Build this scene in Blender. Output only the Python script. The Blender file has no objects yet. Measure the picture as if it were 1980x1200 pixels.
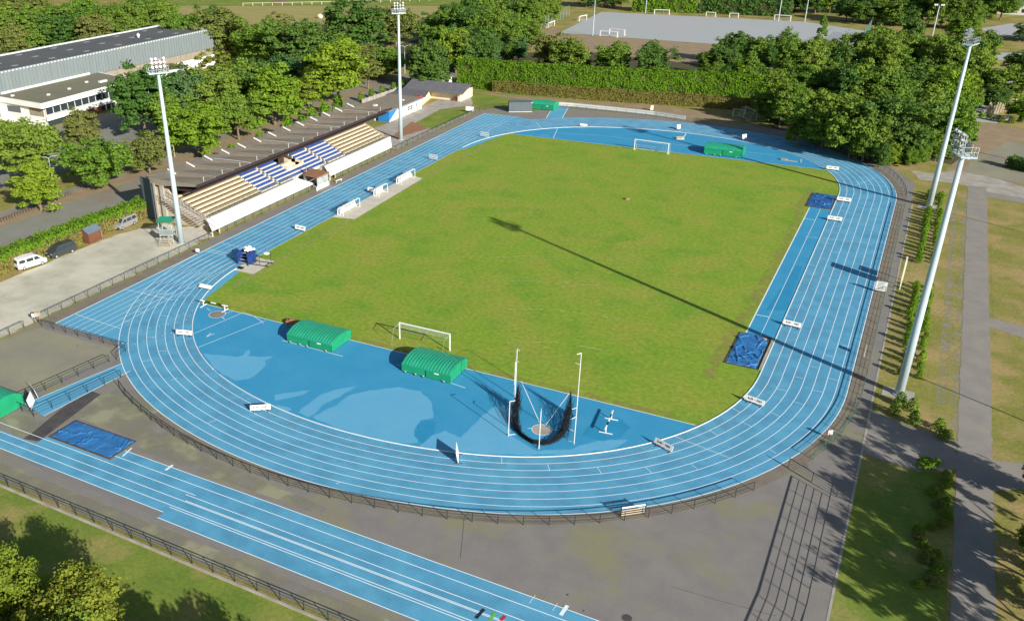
import bpy, math, random
import numpy as np
from mathutils import Vector, Matrix, noise
rnd = random.Random(11)
S = bpy.context.scene
COL = S.collection
PI = math.pi
R = math.radians

# ------------------------------------------------------------------ camera
F, CX, CY = 1743.795, 776.506, 664.089
CAM = Vector((50.5158, -145.6224, 54.4602))
YAW, PITCH, ROLL = -0.5266122, 0.4710337, -0.0209510
FW = Vector((math.sin(YAW)*math.cos(PITCH), math.cos(YAW)*math.cos(PITCH), -math.sin(PITCH)))
_r0 = Vector((math.cos(YAW), -math.sin(YAW), 0)); _u0 = _r0.cross(FW)
RT = _r0*math.cos(ROLL) + _u0*math.sin(ROLL)
UP = -_r0*math.sin(ROLL) + _u0*math.cos(ROLL)
def P(px, py, z=0.0):
    """ground point (height z) seen at a pixel of the survey photo"""
    d = FW + RT*((px-CX)/F) - UP*((py-CY)/F)
    t = (z-CAM.z)/d.z
    return CAM + d*t
def pix(p):
    d = Vector(p)-CAM; z = d.dot(FW)
    return CX+F*d.dot(RT)/z, CY-F*d.dot(UP)/z
def hgt(bx, by, tx, ty, z0=0):
    b = P(bx, by, z0); best = (1e9, 0)
    for i in range(5, 700):
        h = i*0.05; q = pix((b.x, b.y, z0+h)); d = math.hypot(q[0]-tx, q[1]-ty)
        if d < best[0]: best = (d, h)
    return best[1]
cam = bpy.data.cameras.new('camera'); co = bpy.data.objects.new('camera', cam); COL.objects.link(co)
m = Matrix((RT, UP, -FW)).transposed().to_4x4(); m.translation = CAM; co.matrix_world = m
cam.sensor_width = 36; cam.lens = F*36/1980
cam.shift_x = (990-CX)/1980; cam.shift_y = (CY-600)/1980
cam.clip_start = 1; cam.clip_end = 5000
S.camera = co

# ------------------------------------------------------------------ light
W = bpy.data.worlds.new('World'); S.world = W; W.use_nodes = True
nt = W.node_tree; bg = nt.nodes['Background']
sky = nt.nodes.new('ShaderNodeTexSky'); sky.sky_type = 'NISHITA'; sky.sun_disc = False
SEL, SDX, SDY = R(22.0), 0.887, -0.462
sky.sun_elevation = SEL; sky.sun_rotation = math.atan2(SDX, SDY)
nt.links.new(sky.outputs[0], bg.inputs[0]); bg.inputs[1].default_value = 0.065
sl = bpy.data.lights.new('sun', 'SUN'); sl.energy = 5.0; sl.angle = R(0.53); sl.color = (1.0, 0.955, 0.87)
so = bpy.data.objects.new('sun', sl); COL.objects.link(so)
ld = Vector((-SDX*math.cos(SEL), -SDY*math.cos(SEL), -math.sin(SEL)))
so.rotation_euler = ld.to_track_quat('-Z', 'Y').to_euler(); so.location = (200, -120, 150)
S.view_settings.view_transform = 'Standard'; S.view_settings.look = 'None'
S.view_settings.exposure = 0.60; S.view_settings.gamma = 1
S.cycles.max_bounces = 6; S.cycles.transparent_max_bounces = 8
S.cycles.use_adaptive_sampling = True

# ------------------------------------------------------------------ materials
def mat(name, c, c2=None, scale=1.0, detail=4.0, lo=0.35, hi=0.65, rough=0.8, c3=None, scale3=0.05, lo3=.45, hi3=.6,
        spec=0.25, metal=0.0, coords='world', bump=0.0, bscale=20.0, fine=0.0, fscale=6.0, stretch=None):
    m = bpy.data.materials.new(name); m.use_nodes = True; n = m.node_tree; L = n.links
    b = n.nodes['Principled BSDF']; b.inputs['Roughness'].default_value = rough; b.inputs['Metallic'].default_value = metal
    b.inputs['Specular IOR Level'].default_value = spec
    b.inputs['Base Color'].default_value = (*c, 1)
    if c2 is None and c3 is None and not bump and not fine: return m
    if coords == 'world': src = n.nodes.new('ShaderNodeNewGeometry').outputs['Position']
    else: src = n.nodes.new('ShaderNodeTexCoord').outputs['Object']
    if stretch:
        mp = n.nodes.new('ShaderNodeMapping'); mp.inputs['Scale'].default_value = stretch
        L.new(src, mp.inputs[0]); src = mp.outputs[0]
    def nz(sc, dt, lo, hi):
        t = n.nodes.new('ShaderNodeTexNoise'); t.inputs['Scale'].default_value = sc; t.inputs['Detail'].default_value = dt
        t.inputs['Roughness'].default_value = .6
        L.new(src, t.inputs['Vector'])
        r = n.nodes.new('ShaderNodeMapRange'); r.inputs[1].default_value = lo; r.inputs[2].default_value = hi
        L.new(t.outputs[0], r.inputs[0]); return r.outputs[0]
    def mix(f, a, bb, mode='MIX'):
        x = n.nodes.new('ShaderNodeMix'); x.data_type = 'RGBA'; x.blend_type = mode
        if hasattr(f, 'is_linked'): L.new(f, x.inputs[0])
        else: x.inputs[0].default_value = f
        for s, v in ((6, a), (7, bb)):
            if isinstance(v, tuple): x.inputs[s].default_value = (*v, 1)
            else: L.new(v, x.inputs[s])
        return x.outputs[2]
    cur = c
    if c2 is not None: cur = mix(nz(scale, detail, lo, hi), cur, c2)
    if c3 is not None: cur = mix(nz(scale3, 5, lo3, hi3), cur, c3)
    if fine:
        f = nz(fscale, 3, .25, .75)
        mm = n.nodes.new('ShaderNodeMapRange'); mm.inputs[3].default_value = 1-fine; mm.inputs[4].default_value = 1+fine
        L.new(f, mm.inputs[0])
        x = n.nodes.new('ShaderNodeMix'); x.data_type = 'RGBA'; x.blend_type = 'MULTIPLY'; x.inputs[0].default_value = 1
        if isinstance(cur, tuple): x.inputs[6].default_value = (*cur, 1)
        else: L.new(cur, x.inputs[6])
        L.new(mm.outputs[0], x.inputs[7]); cur = x.outputs[2]
    if not isinstance(cur, tuple): L.new(cur, b.inputs['Base Color'])
    if bump:
        bt = n.nodes.new('ShaderNodeTexNoise'); bt.inputs['Scale'].default_value = bscale; bt.inputs['Detail'].default_value = 4
        L.new(src, bt.inputs['Vector'])
        bn = n.nodes.new('ShaderNodeBump'); bn.inputs['Strength'].default_value = bump; bn.inputs['Distance'].default_value = .05
        L.new(bt.outputs[0], bn.inputs['Height']); L.new(bn.outputs[0], b.inputs['Normal'])
    return m

def leaf(name, a, b, c=None, trans=0.35):
    """foliage: hue differs from tree to tree and from clump to clump"""
    m = bpy.data.materials.new(name); m.use_nodes = True; n = m.node_tree; L = n.links; n.nodes.clear()
    out = n.nodes.new('ShaderNodeOutputMaterial')
    tc = n.nodes.new('ShaderNodeNewGeometry'); oi = n.nodes.new('ShaderNodeObjectInfo')
    t = n.nodes.new('ShaderNodeTexNoise'); t.inputs['Scale'].default_value = .45; t.inputs['Detail'].default_value = 6; t.inputs['Roughness'].default_value = .75
    L.new(tc.outputs['Position'], t.inputs['Vector'])
    r = n.nodes.new('ShaderNodeMapRange'); r.inputs[1].default_value = .33; r.inputs[2].default_value = .67
    L.new(t.outputs[0], r.inputs[0])
    x = n.nodes.new('ShaderNodeMix'); x.data_type = 'RGBA'; L.new(r.outputs[0], x.inputs[0])
    x.inputs[6].default_value = (*a, 1); x.inputs[7].default_value = (*b, 1)
    y = n.nodes.new('ShaderNodeMix'); y.data_type = 'RGBA'
    mr = n.nodes.new('ShaderNodeMath'); mr.operation = 'MULTIPLY'; mr.inputs[1].default_value = .6
    L.new(oi.outputs['Random'], mr.inputs[0]); L.new(mr.outputs[0], y.inputs[0])
    L.new(x.outputs[2], y.inputs[6]); y.inputs[7].default_value = (*(c or a), 1)
    d = n.nodes.new('ShaderNodeBsdfDiffuse'); tr = n.nodes.new('ShaderNodeBsdfTranslucent')
    L.new(y.outputs[2], d.inputs[0]); L.new(y.outputs[2], tr.inputs[0])
    ms = n.nodes.new('ShaderNodeMixShader'); ms.inputs[0].default_value = trans
    L.new(d.outputs[0], ms.inputs[1]); L.new(tr.outputs[0], ms.inputs[2]); L.new(ms.outputs[0], out.inputs[0])
    return m

M = {}
M['blue'] = mat('track_blue', (.114, .36, .525), (.098, .335, .52), .12, 6, fine=.06, fscale=3, rough=.75, spec=.2)
M['blue_worn'] = mat('infield_blue', (.036, .272, .475), (.05, .295, .50), .25, 6, fine=.05, rough=.7)
M['blue_pale'] = mat('infield_blue_dry', (.125, .385, .58), (.105, .365, .57), .4, 5, rough=.8)
M['blue_deep'] = mat('infield_blue_wet', (.022, .235, .43), (.03, .26, .46), .5, 4, rough=.6)
M['line'] = mat('line_paint', (.74, .84, .88), rough=.7)
M['line_edge'] = mat('edge_paint', (.8, .8, .76), rough=.7)
M['asphalt'] = mat('asphalt', (.205, .187, .178), (.235, .22, .20), .35, 6, c3=(.235, .225, .135), scale3=.13, lo3=.52, hi3=.66, fine=.07, fscale=5, rough=.9)
M['asphalt_moss'] = mat('asphalt_moss', (.285, .275, .185), (.24, .225, .18), .2, 6, fine=.06, fscale=4, rough=.9)
M['asphalt_grey'] = mat('asphalt_path', (.24, .222, .205), (.29, .265, .225), .4, 6, fine=.06, fscale=5, rough=.9)
M['gravel'] = mat('gravel', (.52, .50, .40), (.40, .385, .30), .35, 8, lo=.3, hi=.7, fine=.12, fscale=8, rough=.95, c3=(.58, .55, .44), scale3=.12)
M['grass'] = mat('pitch_grass', (.20, .305, .033), (.26, .295, .048), .11, 9, lo=.42, hi=.64, c3=(.155, .28, .031), scale3=.14, lo3=.5, hi3=.66, fine=.24, fscale=1.6, rough=.95, spec=.1, bump=.5, bscale=5)
M['dry'] = mat('dry_grass', (.27, .245, .07), (.19, .20, .045), .2, 9, c3=(.35, .265, .115), scale3=.15, lo3=.46, hi3=.62, fine=.25, fscale=2.5, rough=.95, spec=.1, bump=.4, bscale=5)
M['lawn'] = mat('lawn', (.20, .25, .045), (.13, .20, .034), .22, 7, c3=(.29, .255, .085), scale3=.14, lo3=.52, hi3=.66, fine=.2, fscale=2.5, rough=.95, spec=.1, bump=.4, bscale=5)
M['hay'] = mat('hay_field', (.34, .29, .11), (.28, .26, .08), .05, 6, fine=.1, fscale=.8, rough=.95, stretch=(1, 4, 1))
M['earth'] = mat('bare_earth', (.33, .24, .15), (.26, .20, .12), .3, 7, fine=.12, fscale=4, rough=.95)
M['forest'] = mat('woodland_floor', (.06, .065, .025), (.10, .085, .04), .2, 6, fine=.2, rough=1)
M['road'] = mat('road', (.25, .24, .215), (.215, .22, .17), .25, 7, c3=(.24, .19, .14), scale3=.11, lo3=.53, hi3=.66, fine=.08, fscale=4, rough=.9)
M['pitchgrey'] = mat('all_weather_pitch', (.40, .39, .41), (.36, .40, .39), .05, 4, fine=.04, rough=.9)
M['concrete'] = mat('concrete', (.42, .39, .34), (.30, .27, .23), .5, 7, fine=.1, rough=.9)
M['paving'] = mat('paving', (.60, .56, .47), (.50, .46, .39), .6, 6, fine=.08, rough=.9)
M['white'] = mat('white_paint', (.80, .80, .77), (.72, .73, .71), .8, 5, rough=.6)
M['whitewall'] = mat('white_render', (.80, .80, .78), (.74, .73, .69), .4, 6, rough=.8)
M['cream'] = mat('cream_render', (.74, .66, .47), (.66, .57, .40), .6, 6, rough=.85)
M['bench'] = mat('bench_boards', (.62, .53, .38), (.52, .43, .30), 1.5, 6, fine=.1, rough=.8)
M['darkgap'] = mat('gap_shade_dark_brown', (.14, .10, .07), (.10, .08, .06), 1, 4, rough=.9)  # between terrace benches this dark brown paints in the shade of the gaps
M['seatblue'] = mat('blue_seat', (.035, .075, .28), (.05, .11, .36), 1.2, 4, rough=.45)
M['roof'] = mat('bitumen_roof', (.26, .215, .17), (.21, .19, .145), .4, 7, c3=(.25, .17, .13), scale3=.2, lo3=.55, hi3=.7, fine=.1, rough=.95)
M['roofdark'] = mat('dark_fascia', (.035, .025, .028), rough=.8)
M['slate'] = mat('slate_roof', (.12, .12, .135), (.16, .155, .16), .8, 5, fine=.12, fscale=5, rough=.7)
M['zinc'] = mat('zinc_cladding', (.20, .235, .24), (.17, .205, .215), .35, 5, fine=.06, rough=.5, stretch=(3, 3, .25))
M['zinclite'] = mat('zinc_coping', (.58, .62, .60), rough=.5)
M['gymroof'] = mat('gym_roof', (.085, .10, .105), (.12, .115, .12), .12, 6, fine=.08, rough=.9)
M['grayroof'] = mat('gravel_roof', (.20, .19, .125), (.17, .165, .12), .25, 6, fine=.1, rough=.95)
M['timber'] = mat('timber_cladding', (.34, .29, .22), (.22, .19, .15), 1.2, 5, rough=.85, stretch=(3, 3, .2))
M['asphalt_brown'] = mat('mossy_verge', (.19, .15, .13), (.215, .205, .145), .5, 6, fine=.12, fscale=4, rough=.95)
M['tarpdark'] = mat('navy_tarpaulin', (.018, .085, .27), (.03, .13, .36), .9, 6, rough=.32, spec=.5, coords='object')
M['paleglass'] = mat('pale_glass', (.26,.30,.30), (.40,.42,.40), .9, 3, rough=.12, spec=.6)
M['lampbody'] = mat('lamp_housing', (.22,.25,.27), rough=.5, metal=.2)
M['glass'] = mat('glass', (.03, .045, .05), rough=.08, spec=.6)
M['dark'] = mat('dark_metal', (.035, .038, .042), rough=.5)
M['fence'] = mat('fence_paint', (.025, .04, .045), rough=.5)
M['fencegreen'] = mat('green_mesh', (.06, .13, .10), rough=.6)
M['pole'] = mat('galvanised_steel', (.50, .60, .64), (.44, .55, .60), .3, 4, rough=.42, metal=.15, spec=.5)
M['steel'] = mat('steel_tube', (.42, .44, .45), rough=.45, metal=.3)
M['green'] = mat('green_cover', (.014, .29, .135), (.012, .235, .11), .6, 5, fine=.1, rough=.45, coords='object')
M['greenroof'] = mat('green_sheet_roof', (.017, .27, .15), (.026, .32, .185), .8, 5, fine=.08, rough=.4, coords='object')
M['tarp'] = mat('blue_tarpaulin', (.022, .125, .34), (.04, .19, .44), .7, 6, rough=.3, spec=.5, coords='object')
M['pitedge'] = mat('pit_surround', (.06, .055, .06), (.09, .085, .08), .8, 4, rough=.9)
M['net'] = mat('black_net', (.012, .012, .015), rough=.9)
M['netwhite'] = mat('white_net', (.6, .65, .65), rough=.9)
M['black'] = mat('black_paint', (.015, .015, .017), rough=.5)
M['rubber'] = mat('rubber', (.02, .02, .02), rough=.8)
M['navy'] = mat('navy_sheet', (.01, .035, .16), (.015, .05, .22), 1.5, 4, rough=.6)
M['container'] = mat('grey_container', (.10, .13, .15), (.12, .145, .165), .6, 5, rough=.6)
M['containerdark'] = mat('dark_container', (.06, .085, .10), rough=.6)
M['wall_blue'] = mat('blue_wall', (.025, .17, .46), (.03, .20, .50), .5, 4, rough=.7)
M['brown'] = mat('brown_wood', (.16, .065, .035), (.12, .05, .03), 1.2, 5, rough=.8, coords='object')
M['redbrown'] = mat('terracotta', (.34, .16, .08), (.25, .14, .08), 1.0, 5, rough=.85)
M['bark'] = mat('bark', (.20, .155, .105), (.13, .10, .07), 1.5, 6, rough=.95, coords='object')
M['twig'] = mat('hedge_twigs', (.05, .055, .02), (.07, .055, .03), 1.2, 5, rough=1)
M['sign'] = mat('sign_ink', (.10, .05, .06), rough=.7)
M['redp'] = mat('red_paint', (.5, .03, .04), rough=.5)
M['greenp'] = mat('green_line_paint', (.12, .45, .08), rough=.7)
M['blackline'] = mat('black_line_paint', (.02, .025, .035), rough=.7)
M['bale'] = mat('bale_wrap', (.80, .76, .62), rough=.6)
M['netgreen'] = mat('green_netting', (.16, .33, .28), rough=.7)
M['palewood'] = mat('pale_wood', (.50, .42, .28), (.40, .33, .22), 1.5, 5, rough=.85)
M['skin'] = mat('skin', (.5, .32, .23), rough=.6)
M['lamp'] = mat('lamp_glass', (.40, .44, .46), rough=.25, spec=.6)
def faded_paint(name, c, lo, hi, sc, amax=1.0):
    m = bpy.data.materials.new(name); m.use_nodes = True; n = m.node_tree; L = n.links
    b = n.nodes['Principled BSDF']; b.inputs['Base Color'].default_value = (*c, 1); b.inputs['Roughness'].default_value = .9
    g = n.nodes.new('ShaderNodeNewGeometry'); t = n.nodes.new('ShaderNodeTexNoise'); t.inputs['Scale'].default_value = sc; t.inputs['Detail'].default_value = 6
    L.new(g.outputs['Position'], t.inputs['Vector'])
    r = n.nodes.new('ShaderNodeMapRange'); r.inputs[1].default_value = lo; r.inputs[2].default_value = hi; r.inputs[4].default_value = amax
    L.new(t.outputs[0], r.inputs[0]); L.new(r.outputs[0], b.inputs['Alpha']); return m
M['faded'] = faded_paint('faded_line', (.52, .56, .34), .36, .72, 1.2)
M['thin_gravel'] = faded_paint('thin_gravel', (.34, .32, .26), .40, .78, .8)
M['fadedstrong'] = faded_paint('faded_line_worn', (.38, .38, .14), .35, .75, .9)
M['fadedwhite'] = faded_paint('faded_white', (.7, .72, .7), .3, .8, 2.0)

M['moss_fade'] = faded_paint('moss_film', (.285, .275, .18), .36, .60, .22)
M['lane_wear'] = faded_paint('lane_wear', (.13, .34, .48), .36, .72, .55, .4)
M['lane_dirt'] = faded_paint('lane_dirt', (.075, .28, .45), .40, .75, .35, .30)
L_ = {}
L_['lime'] = leaf('leaf_lime', (.23, .36, .032), (.12, .25, .026), (.30, .36, .04))
L_['lime2'] = leaf('leaf_yellowing', (.27, .345, .042), (.16, .225, .032), (.31, .31, .05))
L_['mid'] = leaf('leaf_mid', (.195, .32, .042), (.10, .21, .032), (.24, .31, .055))
L_['dark'] = leaf('leaf_dark', (.11, .215, .042), (.055, .135, .034), (.15, .23, .05))
L_['olive'] = leaf('leaf_olive', (.22, .26, .06), (.13, .18, .045), (.22, .22, .07))
L_['blue'] = leaf('leaf_bluegreen', (.105, .22, .08), (.065, .145, .055), (.14, .22, .07))
L_['wood'] = leaf('leaf_wood', (.18, .30, .042), (.085, .18, .032), (.20, .27, .045))
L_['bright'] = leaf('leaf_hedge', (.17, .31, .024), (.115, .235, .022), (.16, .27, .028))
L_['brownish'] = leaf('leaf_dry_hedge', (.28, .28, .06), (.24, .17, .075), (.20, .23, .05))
L_['autumn'] = leaf('leaf_autumn', (.24, .29, .04), (.14, .19, .035), (.30, .26, .05))

# ------------------------------------------------------------------ mesh builder
class MB:
    def __init__(s): s.v = []; s.f = []; s.m = []
    def face(s, pts, mi=0):
        i = len(s.v); s.v += [tuple(p) for p in pts]; s.f.append(tuple(range(i, i+len(pts)))); s.m.append(mi); return s
    def box(s, x0, y0, z0, x1, y1, z1, mi=0):
        i = len(s.v)
        s.v += [(x0,y0,z0),(x1,y0,z0),(x1,y1,z0),(x0,y1,z0),(x0,y0,z1),(x1,y0,z1),(x1,y1,z1),(x0,y1,z1)]
        for q in ((3,2,1,0),(4,5,6,7),(0,1,5,4),(1,2,6,5),(2,3,7,6),(3,0,4,7)):
            s.f.append(tuple(i+k for k in q)); s.m.append(mi)
        return s
    def obox(s, c, h, rz=0, mi=0, tilt=None):
        i = len(s.v); a, b = math.cos(rz), math.sin(rz)
        for sz in (-1, 1):
            for sx, sy in ((-1,-1),(1,-1),(1,1),(-1,1)):
                x, y, z = sx*h[0], sy*h[1], sz*h[2]
                if tilt: y, z = y*math.cos(tilt)-z*math.sin(tilt), y*math.sin(tilt)+z*math.cos(tilt)
                s.v.append((c[0]+x*a-y*b, c[1]+x*b+y*a, c[2]+z))
        for q in ((3,2,1,0),(4,5,6,7),(0,1,5,4),(1,2,6,5),(2,3,7,6),(3,0,4,7)):
            s.f.append(tuple(i+k for k in q)); s.m.append(mi)
        return s
    def bar(s, p, q, w, h=None, mi=0):
        p, q = Vector(p), Vector(q); h = h or w; d = q-p
        if d.length < 1e-6: return s
        d.normalize(); ref = Vector((0,0,1)) if abs(d.z) < .95 else Vector((1,0,0))
        a = d.cross(ref).normalized()*(w/2); b = a.cross(d).normalized()*(h/2)
        i = len(s.v)
        for c in (p, q):
            for x, y in ((-1,-1),(1,-1),(1,1),(-1,1)): s.v.append(tuple(c+a*x+b*y))
        for k in ((3,2,1,0),(4,5,6,7),(0,1,5,4),(1,2,6,5),(2,3,7,6),(3,0,4,7)):
            s.f.append(tuple(i+j for j in k)); s.m.append(mi)
        return s
    def tube(s, pts, rad, n=6, mi=0, cap=True):
        pts = [Vector(p) for p in pts]; rad = rad if isinstance(rad, (list, tuple)) else [rad]*len(pts)
        i0 = len(s.v)
        for k, p in enumerate(pts):
            d = (pts[min(k+1, len(pts)-1)]-pts[max(k-1, 0)]).normalized()
            ref = Vector((0,0,1)) if abs(d.z) < .9 else Vector((1,0,0))
            a = d.cross(ref).normalized(); b = a.cross(d).normalized()
            for j in range(n):
                t = 2*PI*j/n; s.v.append(tuple(p+a*(rad[k]*math.cos(t))+b*(rad[k]*math.sin(t))))
        for k in range(len(pts)-1):
            for j in range(n):
                s.f.append((i0+k*n+j, i0+k*n+(j+1)%n, i0+(k+1)*n+(j+1)%n, i0+(k+1)*n+j)); s.m.append(mi)
        if cap:
            s.f.append(tuple(i0+j for j in range(n))[::-1]); s.m.append(mi)
            s.f.append(tuple(i0+(len(pts)-1)*n+j for j in range(n))); s.m.append(mi)
        return s
    def prism(s, poly, z0, z1, mi=0, top=None):
        n = len(poly); i = len(s.v)
        s.v += [(p[0], p[1], z0) for p in poly]+[(p[0], p[1], z1) for p in poly]
        s.f.append(tuple(range(i, i+n))[::-1]); s.m.append(mi)
        s.f.append(tuple(range(i+n, i+2*n))); s.m.append(mi if top is None else top)
        for k in range(n):
            s.f.append((i+k, i+(k+1)%n, i+n+(k+1)%n, i+n+k)); s.m.append(mi)
        return s
    def extr(s, prof, axis_pts, mi=0):
        """profile points (list of Vector offsets) swept between two points"""
        a, b = axis_pts; n = len(prof); i = len(s.v)
        s.v += [tuple(Vector(a)+Vector(p)) for p in prof]+[tuple(Vector(b)+Vector(p)) for p in prof]
        for k in range(n): s.f.append((i+k, i+(k+1)%n, i+n+(k+1)%n, i+n+k)); s.m.append(mi)
        s.f.append(tuple(range(i, i+n))[::-1]); s.m.append(mi); s.f.append(tuple(range(i+n, i+2*n))); s.m.append(mi)
        return s
    def strip(s, pts, w, z, mi=0):
        pts = [Vector((p[0], p[1], 0)) for p in pts]; i0 = len(s.v); n = len(pts)
        for k, p in enumerate(pts):
            d = (pts[min(k+1, n-1)]-pts[max(k-1, 0)]).normalized(); a = Vector((-d.y, d.x, 0))*(w/2)
            s.v += [(p.x-a.x, p.y-a.y, z), (p.x+a.x, p.y+a.y, z)]
        for k in range(n-1):
            s.f.append((i0+2*k, i0+2*k+2, i0+2*k+3, i0+2*k+1)); s.m.append(mi)
        return s
    def build(s, name, mats, parent=None, smooth=False, world=False, loc=None):
        me = bpy.data.meshes.new(name)
        v = s.v
        if world and parent is not None:
            mi = parent.matrix_basis.inverted(); v = [tuple(mi @ Vector(p)) for p in v]
        elif loc is not None: v = [(p[0]-loc[0], p[1]-loc[1], p[2]-loc[2]) for p in v]
        me.from_pydata(v, [], s.f)
        mats = mats if isinstance(mats, (list, tuple)) else [mats]
        for q in mats: me.materials.append(q)
        if len(mats) > 1: me.polygons.foreach_set('material_index', s.m)
        if smooth: me.polygons.foreach_set('use_smooth', [True]*len(s.f))
        me.update()
        o = bpy.data.objects.new(name, me); COL.objects.link(o)
        if parent is not None: o.parent = parent
        if loc is not None: o.location = loc
        return o

def tag(o, label=None, cat=None, group=None, kind=None):
    if label: o['label'] = label
    if cat: o['category'] = cat
    if group: o['group'] = group
    if kind: o['kind'] = kind
    return o
def empty(name, loc=(0,0,0), rz=0, label=None, cat=None, group=None):
    o = bpy.data.objects.new(name, None); COL.objects.link(o); o.location = loc; o.rotation_euler = (0,0,rz); o.empty_display_size = .3
    return tag(o, label, cat, group)
KIDS = {}
def dup(o, loc=None, rz=None, scale=None, label=None, group=None, parent=None):
    c = o.copy(); COL.objects.link(c)
    if parent is not None: c.parent = parent
    if loc is not None: c.location = loc
    if rz is not None: c.rotation_euler = (0,0,rz)
    if scale is not None: c.scale = scale if isinstance(scale, (tuple, list)) else (scale,)*3
    if label: c['label'] = label
    if group: c['group'] = group
    for ch in o.children: dup(ch, parent=c)
    return c
def struct(name, mb, mats): return tag(mb.build(name, mats), kind='structure')
def sheet(name, poly, z, m):
    b = MB(); b.face([(p[0], p[1], z) for p in poly]); return struct(name, b, m)
def rough_poly(poly, step=.5, amp=.35, seed=0):
    out = []; r = random.Random(seed); n = len(poly)
    for i in range(n):
        a, b = Vector((poly[i][0], poly[i][1], 0)), Vector((poly[(i+1)%n][0], poly[(i+1)%n][1], 0)); k = max(1, int((b-a).length/step))
        nn = Vector((-(b-a).y, (b-a).x, 0)).normalized()
        for j in range(k):
            p = a.lerp(b, j/k); d = noise.noise(Vector((p.x*.7+seed*9, p.y*.7, 0)))*amp*1.6+r.uniform(-.4, .4)*amp*.5
            out.append((p.x+nn.x*d, p.y+nn.y*d))
    return out
def XY(*pts): return [tuple(P(*p).xy) for p in pts]

# ------------------------------------------------------------------ track geometry (two-centre bends)
R1, R2, AA, HL = 51.543, 34.0, R(70), 39.998
HW = R2+(R1-R2)*math.cos(AA); HM = HL-(R1-R2)*math.sin(AA)
def bend(off, top=True, n=70):
    pts = []
    for t in np.linspace(0, AA, n//3, endpoint=False): pts.append((HW-R2+(R2+off)*math.cos(t), HL+(R2+off)*math.sin(t)))
    for t in np.linspace(AA, PI-AA, n//2, endpoint=False): pts.append(((R1+off)*math.cos(t), HM+(R1+off)*math.sin(t)))
    for t in np.linspace(PI-AA, PI, n//3+1): pts.append((-(HW-R2)+(R2+off)*math.cos(t), HL+(R2+off)*math.sin(t)))
    return pts if top else [(-x, -y) for x, y in pts]
def oval(off): return bend(off, True)+bend(off, False)
def ring(o0, o1, z):
    b = MB(); a, c = oval(o0), oval(o1); n = len(a)
    for k in range(n):
        j = (k+1) % n
        b.face([(*a[k], z), (*c[k], z), (*c[j], z), (*a[j], z)])
    return b
# ------------------------------------------------------------------ ground and paved surfaces
G = MB(); G.face([(-1500,-600,0),(900,-600,0),(900,2200,0),(-1500,2200,0)]); struct('ground', G, M['dry'])
sheet('woodland_floor', [(-420,120),(-300,60),(-195,-10),(-192,110),(-130,150),(-135,205),(-200,196),(-300,150),(-420,195)], .006, M['forest'])
sheet('woodland_floor', [(-66,122),(-20,108),(12,108),(20,88),(62,70),(62,190),(20,212),(-60,180),(-95,150),(-128,200),(-128,160),(-100,120)], .0075, M['forest'])
sheet('hay_field', XY((300,48),(860,48),(900,12),(260,12)), .007, M['hay'])
sheet('verge_grass', [(-320,205),(-140,232),(-160,330),(-420,330)], .004, M['lawn'])
# the stadium's asphalt surround
sheet('asphalt_surround', [(-52.4,-73),(-52.4,76),(-49.5,80),(-42,88.5),(-33,90.5),(-19,92),(0,89.6),(18,89),(30,84),(40,75),(47,66),(52.2,54),(52.4,40),(52.4,-99.6),(-75,-99.6),(-75,-92),(-52,-79)], .012, M['asphalt'])
sheet('asphalt_apron', rough_poly([(-52.2,-77),(-50.6,-72.4),(-36.5,-72.2),(-35,-74.6),(-37.6,-87.4),(-41,-93),(-60,-93)], .8, .1, 3), .015, M['asphalt_moss'])
sheet('asphalt_apron', rough_poly([(-36,-90.5),(-31,-89),(-28,-80),(-24,-78.5),(-10,-86),(8,-87.5),(8,-88.7),(-16,-88.7),(-17.5,-87.2),(-27.3,-87),(-28,-92.6),(-31,-93)], .8, .1, 4), .015, M['moss_fade'])
sheet('asphalt_apron', rough_poly([(52,-97.6),(52,-99.4),(-70,-99.4),(-70,-97.4)], 1, .1, 5), .015, M['moss_fade'])
sheet('asphalt_patch', [(*P(165,752).xy,), (*P(195,762).xy,), (*P(75,853).xy,), (*P(45,848).xy,), (*P(60,838).xy,)], .018, M['pitedge'])
# left yard, car park, paths
sheet('gravel_yard', rough_poly([(-52.9,-99),(-52.9,-36),(-58,-31.5),(-66,-31),(-69.2,-40),(-69.6,-60),(-70,-99)], 1, .25, 6), .016, M['gravel'])
sheet('car_park', [(-74.5,-120),(-74.5,-31),(-69.5,-31),(-69.5,36),(-77,38),(-80,120),(-88,150),(-92,118),(-104,95),(-100,60),(-98,0),(-100,-120)], .008, M['road'])
sheet('verge_soil', rough_poly([(-91,-80),(-91,-20),(-89.5,10),(-92,60),(-95,95),(-98,95),(-98,60),(-96,0),(-97,-80)], 1.5, .5, 8), .010, M['earth'])
sheet('gym_forecourt', [(-144,-20),(-112,-40),(-106,30),(-118,70),(-144,70)], .009, M['road'])
sheet('stand_forecourt', XY((300,482),(415,458),(400,435),(345,440)), .019, M['paving'])
sheet('paved_terrace', [(-52.9,32),(-52.9,76),(-57,80),(-62,95),(-69,84),(-67.6,54),(-69,36)], .013, M['concrete'])
sheet('terrace_lawn', rough_poly(XY((800,240),(850,212),(900,205),(915,215),(835,250)), .8, .15, 9), .024, M['lawn'])
sheet('terrace_lawn', rough_poly(XY((905,178),(1000,182),(1090,192),(1040,215),(975,210),(930,207),(915,200)), .8, .2, 10), .024, M['lawn'])
sheet('earth_bed', XY((760,262),(797,235),(828,249),(770,266)), .026, M['redbrown'])
sheet('earth_strip', rough_poly(XY((910,178),(1060,190),(1240,203),(1340,212),(1470,238),(1330,228),(1100,200),(1000,192)), 1, .3, 12), .028, M['earth'])
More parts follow.
